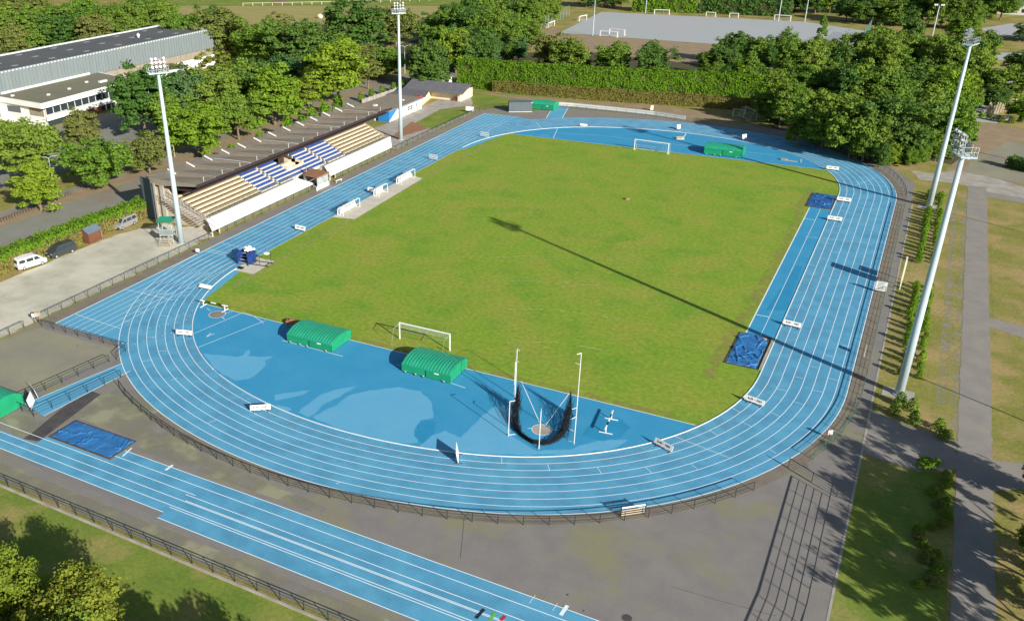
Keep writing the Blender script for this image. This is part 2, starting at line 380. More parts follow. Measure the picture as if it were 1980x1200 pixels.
# right side: path, gravel track, road
sheet('right_lawn', rough_poly([(52.6,50),(60.8,53),(60.8,-46),(56,-44),(52.6,-42)], 1.5, .3, 13), .008, M['dry'])
sheet('right_lawn', rough_poly([(52.5,-53.5),(58,-54),(60.8,-52),(60.9,-110),(52.5,-110)], 1.5, .15, 14), .020, M['lawn'])
sheet('gravel_path', rough_poly([(52.5,-42.5),(56,-44.5),(61.2,-45.6),(61.2,-51.5),(58,-53.6),(52.5,-53)], 1, .25, 15), .014, M['asphalt_grey'])
sheet('gravel_path', rough_poly([(50.9,63.4),(53,57),(60,57.5),(64,53),(71,50.6),(90,46),(90,54),(71,60),(64.5,66),(60,68),(55,63)], 1, .25, 16), .014, M['concrete'])
sheet('service_road', rough_poly([(61.25,57),(64.4,57),(64.5,-110),(61.2,-110)], .8, .12, 71), .017, M['asphalt_grey'])
sheet('service_road', [(64.4,54),(64.4,50.5),(90,44.5),(90,48.5)], .016, M['asphalt_grey'])
sheet('service_road', [(64.4,-9),(64.4,-12.5),(68,-14),(90,-17),(90,-13),(68,-10)], .016, M['asphalt_grey'])
sheet('service_road', [(64.4,-48),(64.4,-54),(67.5,-52),(67.5,-47)], .016, M['asphalt_grey'])
sheet('gravel_strip', rough_poly([(58.6,45),(59.6,45),(60.1,0),(60.0,-38),(58.9,-38),(58.9,0)], .8, .15, 17), .011, M['thin_gravel'])
sheet('road_verge', rough_poly([(60.4,52),(61.3,52),(61.3,-45),(60.5,-45)], .7, .3, 18), .0125, M['thin_gravel'])
sheet('path_edging', [(52.4,40),(52.62,40),(52.62,-110),(52.4,-110)], .030, M['concrete'])
sheet('dirt_yard', rough_poly([(57,66),(61,84),(63,112),(66,116),(72,111),(84,100),(84,60),(70,62),(63,66)], 1.2, .4, 19), .013, M['earth'])
sheet('dirt_yard', rough_poly([(60,67),(62.5,80),(69,98),(84,92),(84,62),(70,63)], 1.2, .4, 20), .0165, M['asphalt_moss'])
sheet('lane', [(62.5,116),(67,116),(68,150),(72,170),(92,172),(92,180),(70,182),(60,160)], .012, M['pitchgrey'])
sheet('lane', [(66,212),(92,212),(92,232),(68,228)], .012, M['pitchgrey'])
sheet('lane', [(63,285),(70,268),(95,262),(95,305),(74,306)], .012, M['pitchgrey'])
sheet('mown_field', rough_poly([(64.8,49.5),(90,44),(90,-13),(68,-9.5),(64.8,-8.5)], 2, .2, 21), .007, M['dry'])
# all-weather pitch
sheet('all_weather_pitch', [(-88,283),(-83,215),(28,206),(30,240),(27,262),(0,282)], .010, M['pitchgrey'])
sheet('earth_strip', rough_poly([(-94,196),(-86,182),(-60,176),(20,160),(30,205),(-83,213.5),(-88,230)], 3, .8, 22), .009, M['earth'])
ml = MB()
for a, b in (((1095,52),(1135,39)), ((1135,39),(1230,43)), ((1160,41),(1195,52)), ((1180,55),(1235,40))): ml.strip(XY(a, b), .35, .013)
struct('faded_pitch_lines', ml, M['fadedwhite'])

# ------------------------------------------------------------------ infield, track, runways
struct('infield_grass', MB().face([(*p, .020) for p in oval(0.05)]), M['grass'])
def cap_poly(y0, top, off=.02):
    pts = [p for p in bend(off, top, 160) if (p[1] > y0 if top else p[1] < y0)]
    # close on the chord
    x = None
    full = oval(off)
    xs = [a[0]+(y0-a[1])*(b[0]-a[0])/(b[1]-a[1]) for a, b in zip(full, full[1:]+full[:1]) if (a[1]-y0)*(b[1]-y0) < 0]
    xr, xl = max(xs), min(xs)
    return ([(xr, y0)]+pts+[(xl, y0)]) if top else ([(xl, y0)]+pts+[(xr, y0)])
sheet('south_semicircle', cap_poly(-55.4, False), .028, M['blue_worn'])
sheet('north_semicircle', cap_poly(56.3, True), .028, M['blue_worn'])
sheet('chute', [(-49.76,-70.5),(-49.76,-38),(-39.5,-38),(-33.2,-70.5)], .024, M['blue'])
sheet('chute', [(-49.76,73.4),(-40.6,73.4),(-33.5,71),(-39,38),(-49.76,38)], .024, M['blue'])
struct('running_track', ring(0, 9.76, .032), M['blue'])
sheet('long_jump_runway', [(36.2,-29.2),(39.95,-29.2),(39.95,29.6),(36.2,29.6)], .027, M['blue_worn'])
sheet('sprint_runway', [(-5.9,-96.62),(70,-96.62),(70,-89.4),(-17.3,-89.4),(-17.3,-91.6),(-27.2,-91.6),(-27.2,-93.15),(-75,-93.15),(-75,-95.7),(-5.9,-95.7)], .024, M['blue'])
jr = [P(235,703), P(45,782), P(85,804), P(252,717)]
jv = [P(*q) for q in ((400,640),(471,604),(513,620),(381,672))]
sheet('javelin_runway', [p.xy for p in jr], .024, M['blue'])
sheet('north_runway', XY((1055,229),(1070,206.5),(1099,207.5),(1087,229)), .024, M['blue'])
# stains: dry and wet patches of the south semicircle
for k, pts in enumerate((
    [(393,684),(430,686),(455,690),(472,686),(480,676),(484,678),(480,689),(527,690),(514,697),(512,708),(500,720),(480,734),(455,735),(430,724),(408,705)],
    [(530,763),(560,759),(600,754),(590,761),(565,768),(532,775)],
    [(575,797),(600,778),(620,763),(646,754),(690,746),(678,755),(655,768),(632,778),(612,797),(596,806)],
    [(604,806),(650,783),(672,766),(700,757),(770,748),(812,757),(832,775),(838,795),(838,808),(815,812),(800,830),(803,843),(808,856),(770,856),(700,841),(640,823)],
    [(812,862),(838,842),(862,832),(890,846),(925,812),(955,785),(988,781),(996,800),(985,840),(1040,872),(1100,868),(1165,850),(1215,850),(1190,868),(1100,878),(1000,880),(900,874),(850,870)],
    [(532,782),(556,786),(566,792),(556,796),(540,790)])):
    q = rough_poly(XY(*pts), .35, .16, 30+k)
    sheet('dry_stain', q, .0296, M['blue_pale'])
for k, pts in enumerate(([(802,842),(806,822),(822,813),(846,816),(838,838),(826,846),(818,858)], [(1125,842),(1150,800),(1200,810),(1220,826),(1200,846),(1165,853)])):
    sheet('wet_stain', rough_poly(XY(*pts), .35, .12, 50+k), .0306, M['blue_deep'])
for k, pts in enumerate(([(1540,515),(1551,516),(1520,600),(1480,600)],)):
    sheet('wet_stain', rough_poly(XY(*pts), .35, .1, 60+k), .0306, M['blue_deep'])
# ------------------------------------------------------------------ painted lines
ln = MB(); Z = .040
def line(*pts, w=.07, z=Z): ln.strip(XY(*pts), w, z)
def seg(a, b, w=.07, z=Z): ln.strip([a, b], w, z)
for k in range(1, 9):
    o = oval(1.22*k); ln.strip(o+[o[0]], .075 if k < 8 else .10, Z)
for k in range(0, 9):
    x = -(40+1.22*k)
    if k: seg((x, -70.5), (x, -34), z=Z+.002)
    if k: seg((x, 34), (x, 73.3), z=Z+.002)
seg((-49.8, 73.4), (-40.4, 73.3), w=.12, z=Z+.004)
seg((-49.7,-70.5), (-36, -70.5), w=.06, z=Z+.004)
for y in (-38.6, -37.8): seg((-49.76, y), (-40, y), w=.09, z=Z+.004)
for y in (-34.5, -23.0, -12.2, .8, 12.4, 23.8, 30.6): seg((-49.76, y), (-40.1, y), w=.055, z=Z+.004)
line((143,606.7),(232,635), w=.08, z=Z+.005); line((239,559),(333,580), w=.07, z=Z+.005)
line((308,570),(335,567.5), w=.09, z=Z+.005)
TK = ((1059,898,1063,910),(1155,904,1163,915),(1248,903,1260,914),(1336,897.5,1349,907),(1372,832,1388,842),(1415,789,1431,797),(1435,816,1452,824.5),(1489,797,1508,804.7),(1534,776,1552,782),(1569,754,1590,758),(1502,752,1520,755),(1536,728,1553,732),(1567,708,1582,711),(1596,687,1610,690),(1600,731,1620,735),(1622,668,1640,669),(1632,710,1648,712),(1303,843,1410,885),(284,653,301,651.5),(274,699,292,696),(307,679,323,678),(309,610.5,327,611),(264,603,280,602.5),(239,621,254,622),(1564,512,1579,514.5),(1586,500.5,1599.5,502.5),(1609,487,1622,489),(331,735,345,730),(402,818,420,811),(650,935,660,931),(970,885,970.5,895),(353,572,367,570),(348,564,364,565),(330,580,345,581),(1487,868,1500,876),(300,574,317,574),(1556,458,1680,470),(1650,360,1690,345),(1600,405,1612,406),(1655,415,1668,416))
for a in TK: line(a[:2], a[2:], w=.055, z=Z+.004)
# tiny lane marks on the first bend
mk = random.Random(5)
for k in range(8):
    for j in range(9):
        t = PI-.05-j*.085-k*.012
        r = R2+1.22*k+.35+.5*(j % 2); x, y = -(HW-R2)+r*math.cos(t), -HL-r*abs(math.sin(t))+r*0
        seg((x, y), (x+.16*math.cos(t+.3), y+.16*math.sin(t+.3)), w=.10, z=Z+.006)
# runway lines
for x in (36.24, 38.05): seg((x, -29), (x, 29.4), w=.07)
seg((36.24, 22.6), (38.05, 22.6), w=.13, z=Z+.004); seg((36.24, -22.6), (38.05, -22.6), w=.15, z=Z+.004)
for y, x0, x1 in ((-96.57,-5.9,70),(-89.46,-17.3,70),(-90.75,-18,70),(-92.05,-75,-5),(-93.2,-5.3,70),(-93.35,-40,70),(-94.45,-75,70),(-94.75,-6,70),(-95.65,-75,-6),(-92.4,-6,70)):
    seg((x0, y), (x1, y), w=.085)
line((320,909),(334,899), w=.30, z=Z+.004); line((237,882),(255,866), w=.2, z=Z+.004); line((1084,1189),(1097,1170), w=.34, z=Z+.004)
line((1023,1166),(1035,1150), w=.05, z=Z+.004); line((1068,1180),(1078,1166), w=.05, z=Z+.004)
e = [P(235,703), P(45,782)]; ln.strip([p.xy for p in e], .10, Z+.002); e = [P(252,717), P(85,804)]; ln.strip([p.xy for p in e], .10, Z+.002)
line((375,645),(471,604), w=.08); line((380,673),(513,620), w=.08); line((471,604),(490,611),(504,620),(509,625), w=.08)
line((398,652),(414,645), w=.1); line((398,652),(408,644), w=.1)
line((1008,737),(1043,816), w=.09); line((1101,760),(1055,822), w=.09); line((1020,828),(1028,828), w=.09); line((1070,830),(1078,832), w=.09)
line((768,705),(900,750), w=.09, z=.034); line((546,658),(663,689), w=.09, z=.034)
line((407,601),(400,596), w=.08); line((433,607),(450,602), w=.07); line((425,610),(434,617), w=.1)
line((1037,238),(1048,248.5), w=.1); line((1070,267),(1078,249), w=.12); line((1045,263),(1060,262), w=.06); line((1060,257),(1160,262),(1300,279),(1420,292),(1500,300), w=.06)
line((1056,229),(1070,206.5), w=.16); line((1087,229),(1099,207.5), w=.16)
struct('track_lines', ln, M['line'])
ed = MB()
ed.strip([(-36.2,-55.45),(35.8,-55.45)], .10, .036); ed.strip([(-36,56.35),(37,56.35)], .09, .036)
ed.strip([(-49.82,-70.5),(-49.82,73.4)], .13, .045)
ed.strip([(36.15,-29),(36.15,29.4)], .10, .036)
struct('edge_lines', ed, M['line_edge'])
kb = MB(); o = oval(-.04); segs = []
for k in range(len(o)):
    a, b = o[k], o[(k+1) % len(o)]
    if abs((a[0]+b[0])/2+40) < .2 and abs(a[1]) < 41: kb.strip([a, b], .09, .046); continue
    d = 0
    q = pix((*a, 0))
    if 404 < q[0] < 420 and q[1] > 690: kb.strip([a, b], .06, .046); continue
    kb.bar((*a, .055), (*b, .055), .11, .07)
struct('inner_kerb', kb, M['white'])
cb = MB()
for (a, b, c, d), mi in zip(((920,1195,936,1177),(947,1199,957,1184),(968,1199,977,1190)), (0, 1, 2)): cb.strip(XY((a, b), (c, d)), .3, Z+.006, mi)
struct('coloured_marks', cb, [M['blackline'], M['greenp'], M['redp']])
fl = MB()
for pts in ([(850,378),(1000,388)], [(800,405),(900,412)], [(930,545),(1010,543),(1100,547),(1180,556),(1250,566)], [(980,597),(1060,598),(1140,607),(1210,620)],
            [(980,662),(1070,661),(1168,676)], [(915,500),(1010,495),(1100,497)], [(940,332),(1050,337)], [(1190,500),(1290,523)]):
    fl.strip(XY(*pts), .10, .024)
struct('faded_lines', fl, M['faded'])
tl = MB(); tl.strip([(-35.6,54),(-36.1,20),(-36.2,0),(-36.0,-30),(-35.4,-49)], .75, .0235); struct('worn_touchline', tl, M['fadedstrong'])
for x, y, r, nm, mm in ((21.1,-64.35,1.08,'throwing_circle',M['concrete']), (-31.2,-57.45,1.15,'shot_circle',M['asphalt'])):
    sheet(nm, [(x+r*math.cos(t), y+r*math.sin(t)) for t in np.linspace(0, 2*PI, 32, endpoint=False)], .046, mm)
    rb = MB()
    for k in range(32):
        t, u = 2*PI*k/32, 2*PI*(k+1)/32
        rb.face([(x+r*math.cos(t), y+r*math.sin(t), .048), (x+(r+.07)*math.cos(t), y+(r+.07)*math.sin(t), .048), (x+(r+.07)*math.cos(u), y+(r+.07)*math.sin(u), .048), (x+r*math.cos(u), y+r*math.sin(u), .048)])
    struct('circle_rim', rb, M['line'])
sheet('concrete_pad', [(-40.1,-43.1),(-35.9,-43.1),(-36.3,-37),(-40.1,-37)], .030, M['paving'])
sheet('concrete_pad', [(-40.1,-14.6),(-35.6,-13.6),(-36.6,14.4),(-40.1,15.2)], .030, M['paving'])
for x, y in ((55.1,-37.5),(55.2,39.4)): sheet('concrete_pad', [(x-1.8,y-1.2),(x+1.6,y-1.2),(x+1.6,y+1.3),(x-1.8,y+1.3)], .034, M['concrete'])
cu = MB(); cu.box(-75,-100.45,0,18,-100.2,.12); cu.box(18,-100.75,0,75,-100.5,.12); struct('concrete_kerb', cu, M['concrete'])
sheet('bottom_lawn', [(-75,-100.4),(60,-100.6),(60,-150),(-75,-150)], .009, M['lawn'])

sm = MB()
for pts in ([(897,1003),(894,1040),(890,1078)], [(1297,1133),(1400,1163),(1500,1190)]):  # first a seam, second a pole's cast shadow painted as a dark strip
    q = [P(*p) for p in pts]; sm.strip([p.xy for p in q], .05, .0165)
struct('seam_and_shadow_line', sm, M['pitedge'])
for px, py, r in ((1212,1194,.45),(1097,1149,.12),(1128,1180,.10),(150,668,.12),(905,993,.08)):
    q = P(px, py); sheet('drain_cover_plate', [(q.x+r*math.cos(t), q.y+r*math.sin(t)) for t in np.linspace(0, 2*PI, 10, endpoint=False)], .0185, M['pitedge'])

for a0, a1 in ((0, 1),):
    b = MB(); A_, B_ = oval(9.9), oval(11.25); n = len(A_)
    for k in range(n):
        j = (k+1) % n; (x, y) = A_[k]
        if x < -38 and abs(y) > 39: continue
        if x < -20 and y < -50: continue
        if y > 70 and x < 15: continue
        b.face([(*A_[k], .0165), (*B_[k], .0165), (*B_[j], .0165), (*A_[j], .0165)])
    struct('mossy_verge', b, M['asphalt_brown'])
sheet('mossy_verge', [(-50.0,-70.3),(-50.0,-39),(-52.3,-39),(-52.3,-70.3)], .0166, M['asphalt_brown'])
M['worn'] = faded_paint('worn_turf', (.34, .29, .085), .40, .78, .7)
w = MB(); w.strip([(34.4,-44),(34.5,-30),(35.2,-20),(35.3,0),(35.2,20),(34.5,32),(35,42)], 1.5, .0232); w.strip([(-34,-54.6),(0,-54.9),(34,-54.7)], 1.1, .0233); w.strip([(-20,55.7),(20,55.8),(34,55.8)], .8, .0233)
struct('worn_turf', w, M['worn'])

struct('lane_wear', ring(.12, 1.16, .0335), M['lane_wear']); struct('lane_wear', ring(1.28, 2.36, .0335), M['lane_wear'])
for a_, b_ in ((2.5, 4.8), (4.95, 7.2), (7.4, 9.7)): struct('lane_stain', ring(a_, b_, .0336), M['lane_dirt'])
sheet('lane_stain', [(-5,-96.5),(70,-96.5),(70,-89.5),(-17,-89.5),(-17,-91.7),(-27,-93.2),(-60,-93.3),(-60,-95.6)], .0265, M['lane_dirt'])
# ------------------------------------------------------------------ fences
def fence(name, label, pts, spacing=2.4, h=1.1, mat_=None, post=.06, rail=.07, wires=(.25, .5, .75), closed=False, wr=.018, cat='fence', rail2=None, group=None):
    mat_ = mat_ or M['fence']
    pts = [Vector((p[0], p[1], 0)) for p in pts]
    root = empty(name, pts[0], 0, label, cat, group); o = pts[0]
    # resample
    L = [0]
    for a, b in zip(pts, pts[1:]): L.append(L[-1]+(b-a).length)
    n = max(1, round(L[-1]/spacing)); q = []
    for k in range(n+1):
        d = L[-1]*k/n; i = max(j for j in range(len(L)) if L[j] <= d+1e-6); i = min(i, len(pts)-2)
        t = (d-L[i])/max(1e-6, L[i+1]-L[i]); q.append(pts[i].lerp(pts[i+1], t))
    loc = [p-o for p in q]; fine = [p-o for p in pts]
    b = MB()
    for a, c in zip(fine, fine[1:]): b.bar((a.x, a.y, h), (c.x, c.y, h), rail, rail*.8)
    b.build('top_rail', mat_, root)
    b = MB()
    for z in wires:
        for a, c in zip(fine, fine[1:]): b.bar((a.x, a.y, h*z), (c.x, c.y, h*z), wr)
    b.build('wires', mat_, root)
    pm = MB().box(-post/2, -post/2, 0, post/2, post/2, h).build('post', mat_, root); pm.location = loc[0]
    for p in loc[1:]:
        c = pm.copy(); COL.objects.link(c); c.parent = root; c.location = p
    return root
def sub(pts, f): return [p for p in pts if f(p)]
FO = oval(9.76+1.75); nF = len(FO)
def arc_between(off, f):
    o = oval(off); idx = [i for i, p in enumerate(o) if f(p)]
    # rotate so that the run is contiguous
    s = 0
    for k, i in enumerate(idx):
        if (i-1) % len(o) not in idx: s = k
    idx = idx[s:]+idx[:s]; return [o[i] for i in idx]
south = arc_between(11.35, lambda p: p[1] < -57 and -29.6 < p[0] < 44.5)
fence('boundary_fence', 'low dark rail fence curving round the outside of the near bend', south, 2.45)
east = [(51.3, 38), (51.3, -38)]
a1 = arc_between(11.3, lambda p: p[0] > 44.9 and -58 < p[1] < -40)
fence('mesh_fence', 'low green mesh fence along the right straight of the track', a1+[(51.3, y) for y in range(-38, 39, 4)], 2.45, mat_=M['fencegreen'], wires=(.2, .4, .6, .8), wr=.016)
a2 = arc_between(11.3, lambda p: p[0] > 24 and p[1] > 40)
fence('mesh_fence', 'low dark fence bending round the far right corner of the track', a2, 2.45, mat_=M['fence'])
WL = -52.65
fence('boundary_fence', 'dark rail fence between the pale gravel yard and the near end of the left straight', [(WL, -110), (WL, -73.4)], 2.5)
fence('boundary_fence', 'dark rail fence along the left straight in front of the grandstand', [(WL, -71.6), (WL, -35), (WL+.1, 0), (WL+.1, 36)], 2.5)
fence('mesh_fence', 'dark mesh fence along the far end of the left straight beside the terrace lawn', [(WL+.1, 36.4), (WL+.1, 76.5), (-50, 79.5), (-46.5, 83)], 2.4, wires=(.2,.4,.6,.8))
fence('boundary_fence', 'dark rail fence across the near end of the sprint chute', [(-50.8, -71.9), (-34.6, -71.7), (-33.8, -74.4)], 2.5)
gA = [P(213,700).xy, P(22,785).xy]; gB = [P(245,738).xy, P(66,806).xy]
fence('boundary_fence', 'dark rail fence on the upper side of the short blue runway at left', [(-34.2,-75.3), gA[1]], 2.4)
fence('boundary_fence', 'dark rail fence on the lower side of the short blue runway at left', [(-29.8,-77.6), gB[1]], 2.4)
fence('boundary_fence', 'short dark rail fence closing the outer end of the short blue runway', [gA[1], gB[1]], 2.4)
fence('boundary_fence', 'long dark rail fence on a pale kerb along the bottom lawn', [(-60,-100.1),(18,-100.1),(48.5,-100.5)], 2.45)
gx = [P(1530,912).xy, P(1618,956).xy]
fence('gate_barrier', 'short dark gate fence running from the bend to the tall fence at bottom right', [P(1524,903).xy, P(1617,960).xy], 2.4)
fence('mesh_fence', 'tall dark mesh fence with square panels along the walkway at bottom right', [P(1604,960).xy, P(1552,1199).xy, (49.6,-99)], 2.5, h=1.75, wires=(.2,.4,.6,.8), rail=.09, wr=.03)
fence('white_barrier', 'low pale barrier fence along the outside of the far bend', XY((1040,206),(1110,211),(1200,219),(1265,226),(1325,235)), 2.6, h=1.0, mat_=M['fence'])
b = MB(); q = XY((1040,201),(1110,206),(1200,215),(1265,222),(1325,231))
r0 = empty('advertising_wall', (*q[0], 0), 0, 'long low whitish wall behind the far bend of the track', 'wall')
for a, c in zip(q, q[1:]): b.bar((*a, .45), (*c, .45), .12, .9)
b.build('wall_panel', M['zinclite'], r0, world=True)
b = MB()
for a, c in zip(q, q[1:]): b.bar((*a, .93), (*c, .93), .2, .06)
b.build('wall_coping', M['concrete'], r0, world=True)
# white barrier board set in the near fence
c0, c1 = P(1200,998), P(1247,991)
r0 = empty('board_gate', c0, 0, 'pale slatted gate panel set in the near bend fence', 'gate')
b = MB()
for z in (.15, .4, .65): b.bar((c0.x, c0.y, z), (c1.x, c1.y, z), .04, .1)
b.build('slats', M['palewood'], r0, world=True)
MB().bar((c0.x, c0.y, 1.0), (c1.x, c1.y, 1.0), .06, .16).build('top_board', M['white'], r0, world=True)
for p in (c0, c1): MB().box(p.x-.05, p.y-.05, 0, p.x+.05, p.y+.05, 1.15).build('post', M['fence'], r0, world=True)

# ------------------------------------------------------------------ floodlight masts
def mast(x, y, H, rz, label):
    t = empty('floodlight_mast', (x, y, 0), rz, label, 'floodlight', 'floodlight masts round the track')
    MB().tube([(0,0,.1),(0,0,H*.35),(0,0,H*.7),(0,0,H)], [.50,.42,.33,.24], 20).build('shaft', M['pole'], t, smooth=True)
    MB().tube([(0,0,0),(0,0,.14)], [.75,.75], 16).build('base_plate', M['steel'], t)
    w, d = 1.55, .75
    pf = MB()
    for s in (-1, 1): pf.bar((-w, s*d, H), (w, s*d, H), .12, .14); pf.bar((s*w, -d, H), (s*w, d, H), .12, .14)
    for k in range(7): xx = -w+2*w*k/6; pf.bar((xx, -d, H+.02), (xx, d, H+.02), .07)
    pf.bar((-w, 0, H-.06), (w, 0, H-.06), .2); pf.build('platform', M['pole'], t)
    g = MB()
    for s in (-1, 1):
        for xx in (-w, -w/2, 0, w/2, w): g.bar((xx, s*d, H), (xx, s*d, H+1.05), .05)
        for z in (.55, 1.05): g.bar((-w, s*d, H+z), (w, s*d, H+z), .05)
        for z in (.55, 1.05): g.bar((s*w, -d, H+z), (s*w, d, H+z), .05)
    g.build('guard_rail', M['steel'], t)
    fr = MB()
    for xx in (-.95, -.32, .32, .95): fr.bar((xx, .35, H), (xx, .45, H+2.1), .07)
    for z in (.75, 1.45, 2.1): fr.bar((-1.05, .4, H+z), (1.05, .4, H+z), .07)
    fr.build('lamp_rack', M['steel'], t)
    lm = None
    for z in (.85, 1.5, 2.05):
        for xx in (-.95, -.32, .32, .95):
            if z > 2 and xx in (-.32,): continue
            if lm is None:
                b = MB(); b.tube([(0,.05,0),(0,.28,.10),(0,.52,.2)], [.10,.17,.21], 10, 0); b.obox((0,.0,-.05), (.12,.1,.13))
                lm = b.build('lamp', [M['lampbody'], M['lamp']], t); lm.location = (xx, .45, H+z)
                MB().tube([(0,.525,.202),(0,.54,.207)], [.19,.19], 10).build('lens', M['lamp'], lm)
            else:
                c = dup(lm, loc=(xx, .45, H+z), parent=t)
    MB().obox((.25, -.35, H+.55), (.3, .2, .5)).build('control_box', M['containerdark'], t)
    return t
for (bx, by), rz, lb in (((351,470), -PI/2-.6, 'tall pale floodlight mast at the near end of the grandstand'), ((775,270), -PI/2-.9, 'tall pale floodlight mast beyond the far end of the grandstand'),
        ((1796,400), PI/2-.35, 'tall pale floodlight mast by the shrubs beside the far right bend'), ((1738,762), PI/2+.35, 'tall pale floodlight mast by the near right bend, nearest of the four')):
    p = P(bx, by); mast(p.x, p.y, 28.6, rz, lb)

# ------------------------------------------------------------------ green mat shelters
def shelter(name, x0, y0, x1, y1, hw, hc, label, along='x', ribs=16, rz=0, joint=True, wheels=True, group=True):
    cx, cy = (x0+x1)/2, (y0+y1)/2; lx, ly = (x1-x0)/2, (y1-y0)/2
    t = empty(name, (cx, cy, 0), rz, label, 'mat shelter', 'green covers over jump mats' if group else None)
    b = MB()
    b.box(-lx, -ly+.02, .16, lx, -ly+.08, hw); b.box(-lx, ly-.08, .16, lx, ly-.02, hw)
    def arch(v): u = v/ly; return hw+(hc-hw)*(1-abs(u)**2.3)
    n = 18; vs = [-ly+2*ly*k/n for k in range(n+1)]
    for s in (-1, 1):
        pts = [(s*lx, -ly, .16), (s*lx, ly, .16)]+[(s*lx, v, arch(v)-.01) for v in reversed(vs)]
        b.face(pts if s > 0 else pts[::-1])
    b.build('side_walls', M['green'], t)
    r = MB()
    m_ = ribs*4
    def rz_(k): return .035*(1 if (k % 4) in (1, 2) else 0)
    for k in range(m_):
        xa, xb = -lx-.05+(2*lx+.1)*k/m_, -lx-.05+(2*lx+.1)*(k+1)/m_
        for v0, v1 in zip(vs, vs[1:]):
            r.face([(xa, v0, arch(v0)+rz_(k)), (xb, v0, arch(v0)+rz_(k+1)), (xb, v1, arch(v1)+rz_(k+1)), (xa, v1, arch(v1)+rz_(k))])
    r.box(-lx-.05, -ly-.05, hw-.12, lx+.05, -ly, hw+.03); r.box(-lx-.05, ly, hw-.12, lx+.05, ly+.05, hw+.03)
    r.build('corrugated_roof', M['greenroof'], t)
    if joint: MB().box(-.03, -ly-.03, .2, .03, -ly+.01, hw).build('panel_joint', M['black'], t)
    MB().box(lx*.35, -ly-.012, hw*.72, lx*.35+.62, -ly+.012, hw*.72+.15).build('label_plate', M['white'], t)
    if wheels:
        w = None
        for xx in (-lx*.45, -lx*.12, lx*.72, -lx*.88):
            if w is None:
                w = MB().tube([(0,-.05,0),(0,.05,0)], .11, 12).build('wheel', M['rubber'], t); w.location = (xx, -ly-.07, .11)
                MB().box(-.05,-.02,.05,.22,.02,.14).build('bracket', M['white'], w)
            else: dup(w, loc=(xx, -ly-.07, .11), parent=t)
    return t
shelter('mat_shelter', -17.1, -59.8, -9.95, -54.9, 1.2, 1.8, 'green ribbed mat shelter at left end of the near semicircle')
shelter('mat_shelter', .65, -59.9, 7.4, -54.9, 1.2, 1.8, 'green ribbed mat shelter right behind the near football goal')
shelter('mat_shelter', 10.5, 57.8, 18.4, 62.6, 1.5, 2.1, 'green ribbed mat shelter beside the far football goal, crossed by a mast shadow')
p = P(1048,213); shelter('mat_shelter', p.x-3.1, p.y+.0, p.x+3.1, p.y+4.2, 1.5, 2.1, 'small plain green mat cover next to the grey container', rz=-.0, wheels=False)
shelter('mat_shelter', -42.5, -92.4, -35.0, -88.0, 1.5, 2.4, 'green mat shelter cut off by the left edge beside the sprint runway', rz=0)

# ------------------------------------------------------------------ container
def container():
    t = empty('storage_container', (P(984,217).x, P(984,217).y, 0), R(27), 'grey steel storage container behind the far bend', 'container')
    L, Wd, H = 6.1, 2.6, 2.55
    b = MB(); n = 40
    for k in range(n):
        xa, xb = L*k/n, L*(k+1)/n; d = .03 if k % 2 else 0
        b.face([(xa, d, .05), (xb, d, .05), (xb, d, H), (xa, d, H)])
    b.face([(0,Wd,.05),(0,Wd,H),(L,Wd,H),(L,Wd,.05)]); b.face([(0,0,H),(L,0,H),(L,Wd,H),(0,Wd,H)]); b.face([(L,0,.05),(L,Wd,.05),(L,Wd,H),(L,0,H)])
    b.build('body', M['container'], t)
    b = MB().box(-.04,.05,.05,.0,Wd/2-.02,H-.05).box(-.04,Wd/2+.02,.05,0,Wd-.05,H-.05)
    for y in (.4,.9,1.7,2.2): b.box(-.08,y,.1,-.04,y+.04,H-.1)
    b.build('doors', M['containerdark'], t)
    MB().box(-.05,-.03,0,L+.05,.0,.1).build('bottom_rail', M['white'], t)
    MB().box(L-.25,-.08,H-.25,L+.1,.05,H-.02).build('corner_casting', M['zinclite'], t)
container()

# ------------------------------------------------------------------ goals
def goal(name, a, b, h, depth, label, mat_=None, w=.13, back=(0, 1), cat='goal', group=None, net=True, netm=None):
    a, b = Vector((a[0], a[1], 0)), Vector((b[0], b[1], 0)); d = b-a; L = d.length
    t = empty(name, a, math.atan2(d.y, d.x), label, cat, group); mat_ = mat_ or M['white']
    f = MB().bar((0,0,0),(0,0,h),w).bar((L,0,0),(L,0,h),w).bar((-w/2,0,h),(L+w/2,0,h),w); f.build('frame', mat_, t)
    if net:
        dy = depth; k = MB(); s = MB()
        for x in (0, L): s.bar((x,0,h-.05),(x,dy*.45,h-.05),.05); s.bar((x,dy*.45,h-.05),(x,dy,0.03),.04); s.bar((x,0,.03),(x,dy,.03),.045)
        s.bar((0,dy,.03),(L,dy,.03),.05); s.build('net_support', mat_, t)
        n = max(6, int(L/.35))
        for i in range(n+1):
            x = L*i/n; k.bar((x,.02,h-.05),(x,dy*.45,h-.06),.012); k.bar((x,dy*.45,h-.06),(x,dy,.04),.012)
        for z in np.linspace(.1, h-.1, max(4, int(h/.35))): y = dy-(dy*.55)*z/h; k.bar((0,y,z),(L,y,z),.012); k.bar((0,0,z),(0,y,z),.012); k.bar((L,0,z),(L,y,z),.012)
        k.build('net', netm or M['netwhite'], t)
    return t
goal('football_goal', P(773,655).xy, P(869.7,678).xy, 2.44, -1.5, 'white football goal at the near end of the pitch behind the green shelter', net=False)
t = bpy.data.objects['football_goal']
k = MB(); Lg = 7.5
for i in range(26): x = Lg*i/25; k.bar((x,-.05,2.4),(x,-.12,1.75+.1*math.sin(i)),.012)
for z in (2.2,2.0,1.8): k.bar((0,-.08,z),(Lg,-.08,z),.014)
k.build('rolled_net', M['netwhite'], t)
